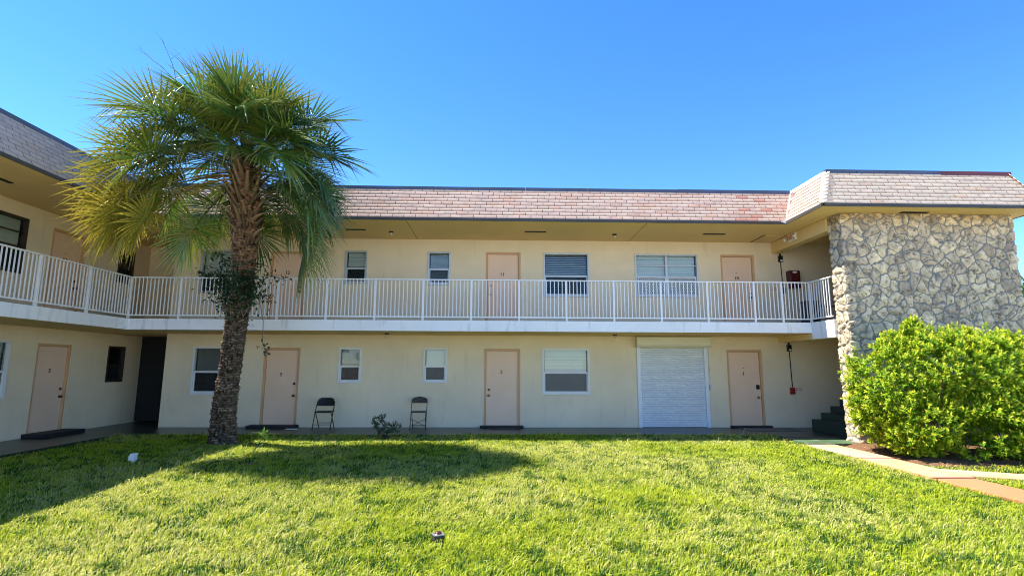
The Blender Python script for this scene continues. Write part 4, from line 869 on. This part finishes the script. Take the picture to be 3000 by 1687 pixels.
np_mesh('foliage', V, [F], 'leaf_dark', vine, cc)

# ------------------------------------------------------------------ shrubs
def shrub_mass(ells, nsprig, per, leafL, leafW, cols, origin, upb=0.55, inner=0.25, flat=0.6, thr=0.36):
    E_ = np.array(ells); ar = (E_[:, 3] * E_[:, 4] * E_[:, 5]) ** (2 / 3); ar /= ar.sum(); P, N = [], []
    while len(P) < nsprig:
        e_ = E_[RNG.choice(len(E_), p=ar)]; d = unit(RNG.normal(0, 1, 3)); rad = RNG.uniform(0.45, 0.85) if RNG.random() < inner else (RNG.uniform(0.82, 1.04) if RNG.random() < 0.93 else RNG.uniform(1.04, 1.2))
        p = e_[:3] + d * e_[3:] * rad; q = ((p - E_[:, :3]) / E_[:, 3:]); inside = (q ** 2).sum(1) < 0.72 ** 2
        if inside.any() and RNG.random() > inner * 0.5: continue
        if p[2] < -0.05: continue
        P.append(p); N.append(unit(d / e_[3:]))
    P, N = np.array(P), np.array(N); keep = 0.6 * fbm(P * 1.5 + 5, 2) + 0.4 * fbm(P * 4 + 9, 2) + RNG.normal(0, .04, len(P)) > thr; P, N = P[keep], N[keep]
    A = unit(N * 0.75 + np.array((0, 0, upb)) + RNG.normal(0, .25, N.shape)); n = len(P)
    PP, DD, UU, CC, LL, WW = [], [], [], [], [], []
    t1 = unit(np.cross(A, RNG.normal(0, 1, A.shape))); t2 = np.cross(A, t1); cval = RNG.random(n)
    for k in range(per):
        ph = k * 2.4 + RNG.uniform(-.3, .3, n); s_ = (k / per) ** 0.8; rd = t1 * np.cos(ph)[:, None] + t2 * np.sin(ph)[:, None]
        PP.append(P - A * leafL * 1.3 * (s_)); DD.append(unit(rd * flat * (0.35 + s_) + A * (1.05 - s_ * .8) + RNG.normal(0, .15, A.shape))); UU.append(A)
        sz_ = (0.65 + 0.5 * s_) * RNG.uniform(.75, 1.2, n); LL.append(leafL * sz_); WW.append(leafW * sz_)
        yng = np.clip(1 - s_ * 1.5, 0, 1) * (0.5 + cval); c_ = cols[0] + (cols[1] - cols[0]) * np.clip(cval * .7 + RNG.normal(0, .15, n), 0, 1)[:, None]; c_ = c_ + (cols[2] - c_) * np.clip(yng * 0.8, 0, 1)[:, None]
        CC.append(c_ * RNG.uniform(.8, 1.2, (n, 1)))
    PP, DD, UU, CC = map(np.concatenate, (PP, DD, UU, CC)); LL, WW = np.concatenate(LL), np.concatenate(WW)
    V, F = leaves(PP - np.array(origin), DD, UU, LL, WW); return V, F, np.repeat(CC, 5, 0), P, A
cB = [np.array((0.08, 0.22, 0.006)), np.array((0.36, 0.54, 0.014)), np.array((0.88, 0.84, 0.07))]
ells = [(7.80, 10.4, 1.25, .82, .85, .95), (8.55, 10.25, 1.60, .85, .8, .82), (8.22, 10.3, 2.30, .22, .22, .30), (9.35, 10.15, 1.40, .95, .9, .92), (9.16, 10.2, 2.15, .22, .22, .28), (10.3, 10.05, 1.30, 1.0, .95, .92), (11.3, 9.95, 1.2, 1.0, .95, .9), (12.3, 9.9, 1.1, 1.0, .9, .9), (8.05, 9.95, .60, .75, .62, .52), (9.1, 9.75, .62, .85, .62, .55), (10.2, 9.6, .62, .9, .62, .55), (11.3, 9.5, .6, 1., .62, .55), (7.65, 10.5, .75, .62, .6, .6)]
ells = [(x + 0.06, y, z, a, b_, c) for x, y, z, a, b_, c in ells] + [(7.9, 10.1, .28, .5, .5, .34), (8.75, 9.75, .25, .55, .5, .32), (9.8, 9.55, .25, .6, .5, .3), (7.35, 10.45, 1.75, .3, .3, .28), (8.95, 10.0, 1.95, .32, .3, .3), (9.9, 10.1, 2.05, .35, .3, .3), (7.85, 10.3, 2.02, .3, .3, .3)]
bo = (8.9, 10.1, -0.1)
bush = tag(empty('hedge_shrub', bo), 'large bushy yellow green shrub in front of the rough stone wall', 'shrub')
V, F, cc, SP, SA = shrub_mass(ells, 12500, 10, 0.085, 0.036, cB, bo, thr=0.43)
np_mesh('foliage', V, [F], 'leaf', bush, cc)
mb = MB()
for k in range(40):
    i_ = RNG.integers(len(SP)); tip = SP[i_] - np.array(bo); rt_ = np.array((np.clip(tip[0], -1.2, 3.6) * .85 + RNG.normal(0, .15), RNG.normal(0.1, .2), 0.0)); mid = rt_ * .5 + tip * .5 + np.array((0, 0, .15))
    mb.tube([tuple(rt_), tuple(mid), tuple(tip)], [0.016, 0.011, 0.004], 5)
mb.build('stem', 'stem_brown', bush)

ro = (-2.6, 12.62, float(lawn_z(-2.6, 12.62)))
rose = tag(empty('rose_bush', ro), 'low rose bush with two white blooms at the lawn edge', 'rose bush')
V, F, cc, SP, SA = shrub_mass([(-2.72, 12.6, .28, .16, .15, .2), (-2.62, 12.6, .40, .08, .08, .13), (-2.42, 12.6, .20, .25, .16, .14), (-2.6, 12.6, .1, .15, .12, .12)], 120, 6, 0.06, 0.03, [np.array((0.03, 0.07, 0.03)), np.array((0.07, 0.13, 0.06)), np.array((0.18, 0.24, 0.12))], ro, inner=.4)
np_mesh('foliage', V, [F], 'leaf', rose, cc)
mb = MB()
for k in range(16): tip = SP[RNG.integers(len(SP))] - np.array(ro); mb.tube([(RNG.normal(0, .03), RNG.normal(0, .03), 0), tuple(tip * .6), tuple(tip)], [.008, .006, .003], 5)
mb.build('stem', 'stem_brown', rose)
for q in ((-0.02, -0.05, 0.62), (0.12, -0.14, 0.43)):
    mb = MB()
    for k in range(14):
        a = k * 2.4; el = 0.3 + 0.08 * k; c_ = Vector(q); d = Vector((math.cos(a) * math.cos(el), math.sin(a) * math.cos(el), math.sin(el))); s_ = d.cross(Vector((0, 0, 1))).normalized()
        mb.quad(c_, c_ + d * .034 + s_ * .028, c_ + d * .064, c_ + d * .034 - s_ * .028)
    mb.build('bloom', 'petal', rose)

so_ = (-4.70, 10.65, float(lawn_z(-4.7, 10.65)))
sd = tag(empty('seedling', so_), 'young plant with long upright leaves beside the palm', 'seedling')
MB().tube([(0, 0, 0), (0.06, 0, .12), (0.12, 0, .22), (0.20, -.02, .34)], [.014, .012, .010, .008], 6).tube([(0.08, 0, .14), (.2, 0.02, .2), (.3, .02, .25)], [.01, .008, .006], 6).build('stem', 'stem_green', sd)
P_, D_, L_ = [], [], []
for c_, n_ in (((0.20, -.02, .34), 9), ((.3, .02, .25), 6), ((0.10, 0, .2), 3)):
    for k in range(n_):
        a = k * 2.4; P_.append(c_); D_.append((math.cos(a) * .8, math.sin(a) * .6, random.uniform(.15, 1.1))); L_.append(random.uniform(.15, .24))
V, F = leaves(np.array(P_), np.array(D_), np.tile((0, -.3, 1.), (len(P_), 1)), np.array(L_), np.array(L_) * .24, curl=.12)
np_mesh('foliage', V, [F], 'leaf', sd, np.repeat(np.array((0.30, 0.46, 0.05)) * RNG.uniform(.7, 1.4, (len(P_), 1)), 5, 0))
gx, gy = np.meshgrid(np.linspace(-1, 1, 24), np.linspace(-1, 1, 24))
def dirt(name, x, y, rx, ry, seed):
    rr_ = np.sqrt(gx ** 2 + gy ** 2); X_ = x + gx * rx; Y_ = y + gy * ry; hgt_ = np.clip(1 - rr_ - 0.5 * (fbm(np.stack([gx * 3 + seed, gy * 3, gx * 0], -1), 3) - .5), 0, 1) ** .6
    V = np.stack([X_, Y_, lawn_z(X_, Y_) - 0.02 + .075 * hgt_], -1).reshape(-1, 3); idx = np.arange(len(V)).reshape(gx.shape)
    F = np.stack([idx[:-1, :-1], idx[:-1, 1:], idx[1:, 1:], idx[1:, :-1]], -1).reshape(-1, 4); tag(np_mesh(name, V, [F], 'mulch', smooth=True), kind='structure')
dirt('soil_patch', -4.25, 9.55, .32, .22, 1); dirt('soil_patch', -2.55, 12.45, .3, .18, 5); dirt('soil_patch', -5.3, 11.75, .42, .2, 9)

# trees beyond the right end
def tree(x, y, h, rad, label, n):
    o = (x, y, -0.3); r = tag(empty('broadleaf_tree', o), label, 'tree')
    MB().tube([(0, 0, 0), (.05, 0, h * .35), (.1, .1, h * .6)], [.2, .15, .1], 8).tube([(.05, 0, h * .35), (-rad * .5, .2, h * .6)], [.1, .05], 6).tube([(.05, 0, h * .4), (rad * .5, -.2, h * .65)], [.1, .05], 6).build('trunk', 'stem_brown', r)
    el = [(x, y, h * .68, rad, rad, h * .3)] + [(x + random.uniform(-1, 1) * rad * .8, y + random.uniform(-1, 1) * rad * .8, h * random.uniform(.45, .82), rad * .5, rad * .5, h * .16) for k in range(9)]
    V, F, cc, _, _ = shrub_mass(el, n, 9, .17, .08, [np.array((.04, .09, .015)), np.array((.09, .16, .025)), np.array((.2, .26, .06))], o)
    np_mesh('crown', V, [F], 'leaf', r, cc)
tree(24.6, 21.5, 6.3, 2.3, 'leafy green tree seen past the right end of the stone wall', 1500)
tree(22.9, 27.0, 5.0, 2.2, 'lower leafy tree behind the one past the stone wall', 1200)

# ------------------------------------------------------------------ grass
def grass(n, x0, x1, y0, y1, keep, hmul=1.0):
    x = RNG.uniform(x0, x1, n); y = y1 - (y1 - y0) * RNG.random(n) ** 0.92; k = keep(x, y); x, y = x[k], y[k]; n = len(x)
    tuft = fbm(np.stack([x * 2.2, y * 2.2, x * 0 + 3], -1), 3); patch = fbm(np.stack([x * .55 + 9, y * .55, x * 0 + 8], -1), 3); fine = fbm(np.stack([x * 6, y * 6, x * 0 + 1], -1), 2)
    h = (0.040 + 0.055 * RNG.random(n)) * (0.78 + 0.5 * tuft) * hmul; tall = RNG.random(n) < 0.010; h = np.where(tall, h * 1.9, h) * (1 + 0.55 * np.clip((y - 12.55) / 0.3, 0, 1))
    w_ = RNG.uniform(.0045, .010, n) * (0.75 + 0.06 * y); az = RNG.uniform(0, 2 * math.pi, n); wind = np.array((0.25, -0.10, 0)); lean = RNG.uniform(.15, 1.15, n)
    d = np.stack([np.cos(az), np.sin(az), np.zeros(n)], -1) * lean[:, None] + wind; side = np.stack([-np.sin(az + RNG.normal(0, .5, n)), np.cos(az), np.zeros(n)], -1); side = unit(side)
    b = np.stack([x, y, lawn_z(x, y) - 0.005], -1); m_ = b + (np.array((0, 0, 1.)) + d * 0.45) * h[:, None] * 0.62; t_ = b + (np.array((0, 0, .95)) * (1.15 - .45 * np.minimum(lean, 1))[:, None] + d * 0.95) * h[:, None]
    W_ = w_[:, None]
    V = np.stack([b - side * W_ * .45, b + side * W_ * .45, m_ + side * W_ * .5, m_ - side * W_ * .5, t_], 1).reshape(-1, 3)
    i_ = (np.arange(n) * 5)[:, None]; Q = i_ + np.array([[0, 1, 2, 3]]); T_ = i_ + np.array([[3, 2, 4]])
    g1 = np.array((0.30, 0.42, 0.018)); g2 = np.array((0.66, 0.70, 0.045)); st_ = np.array((0.88, 0.80, 0.34)); dk_ = np.array((0.035, 0.12, 0.012))
    c = g1 + (g2 - g1) * np.clip(RNG.random(n) * .9 + (tuft - .5) * .7, 0, 1)[:, None]
    sp = RNG.random(n) < np.clip(0.20 + (patch - .45) * 1.8, 0.06, .55); c = np.where(sp[:, None], c * .25 + st_ * .75 * RNG.uniform(.7, 1.1, (n, 1)), c); dkm = ((fine < .40) & (RNG.random(n) < .55)) | (RNG.random(n) < .14); c = np.where(dkm[:, None], dk_ * RNG.uniform(.7, 1.5, (n, 1)), c)
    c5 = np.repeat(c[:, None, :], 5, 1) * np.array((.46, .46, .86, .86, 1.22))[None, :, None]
    return V, [Q, T_], c5.reshape(-1, 3)
def edge_n(x, y, s=4.0): return 0.10 * (fbm(np.stack([x * s, y * s, x * 0 + 6], -1), 2) - .5)
def keep_main(x, y):
    e_ = edge_n(x, y); k = (y < 13.0 + e_ * .5) & (x > -8.88 + e_ * .4) & (x < 6.64 + e_ * .5)
    for a, b_, rx, ry in ((-4.25, 9.55, .24, .15), (-2.55, 12.45, .2, .1), (-5.35, 11.75, .3, .13)): k &= (((x - a) / rx) ** 2 + ((y - b_) / ry) ** 2 > 1 + 6 * e_) | (RNG.random(len(x)) < .12)
    k &= ~((np.abs(x + .57) < .07) & (np.abs(y - 5.55) < .07))
    inview = (np.abs(x - 0.03 * y) < 1.15 * y + 3.2); return k & inview
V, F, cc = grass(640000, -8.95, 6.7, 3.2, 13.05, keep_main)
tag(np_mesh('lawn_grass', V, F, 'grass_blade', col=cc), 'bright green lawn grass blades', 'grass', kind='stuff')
def keep_right(x, y): 
    e_ = edge_n(x, y); mid_ = w2(x)
    a = (x > 7.34 - e_ * .3) & (y < mid_ - .3 + e_ * .3) & (y > 3); b_ = (x > 7.34) & (y > mid_ + .29) & (y < 9.15 + e_ + .25 * fbm(np.stack([x * 1.3, x * 0, x * 0], -1), 3)) & (RNG.random(len(x)) < .45)
    return a | b_
V, F, cc = grass(60000, 7.3, 11.5, 4.5, 9.5, keep_right)
tag(np_mesh('lawn_grass', V, F, 'grass_blade', col=cc), 'green grass strip beside the right hand path', 'grass', kind='stuff')
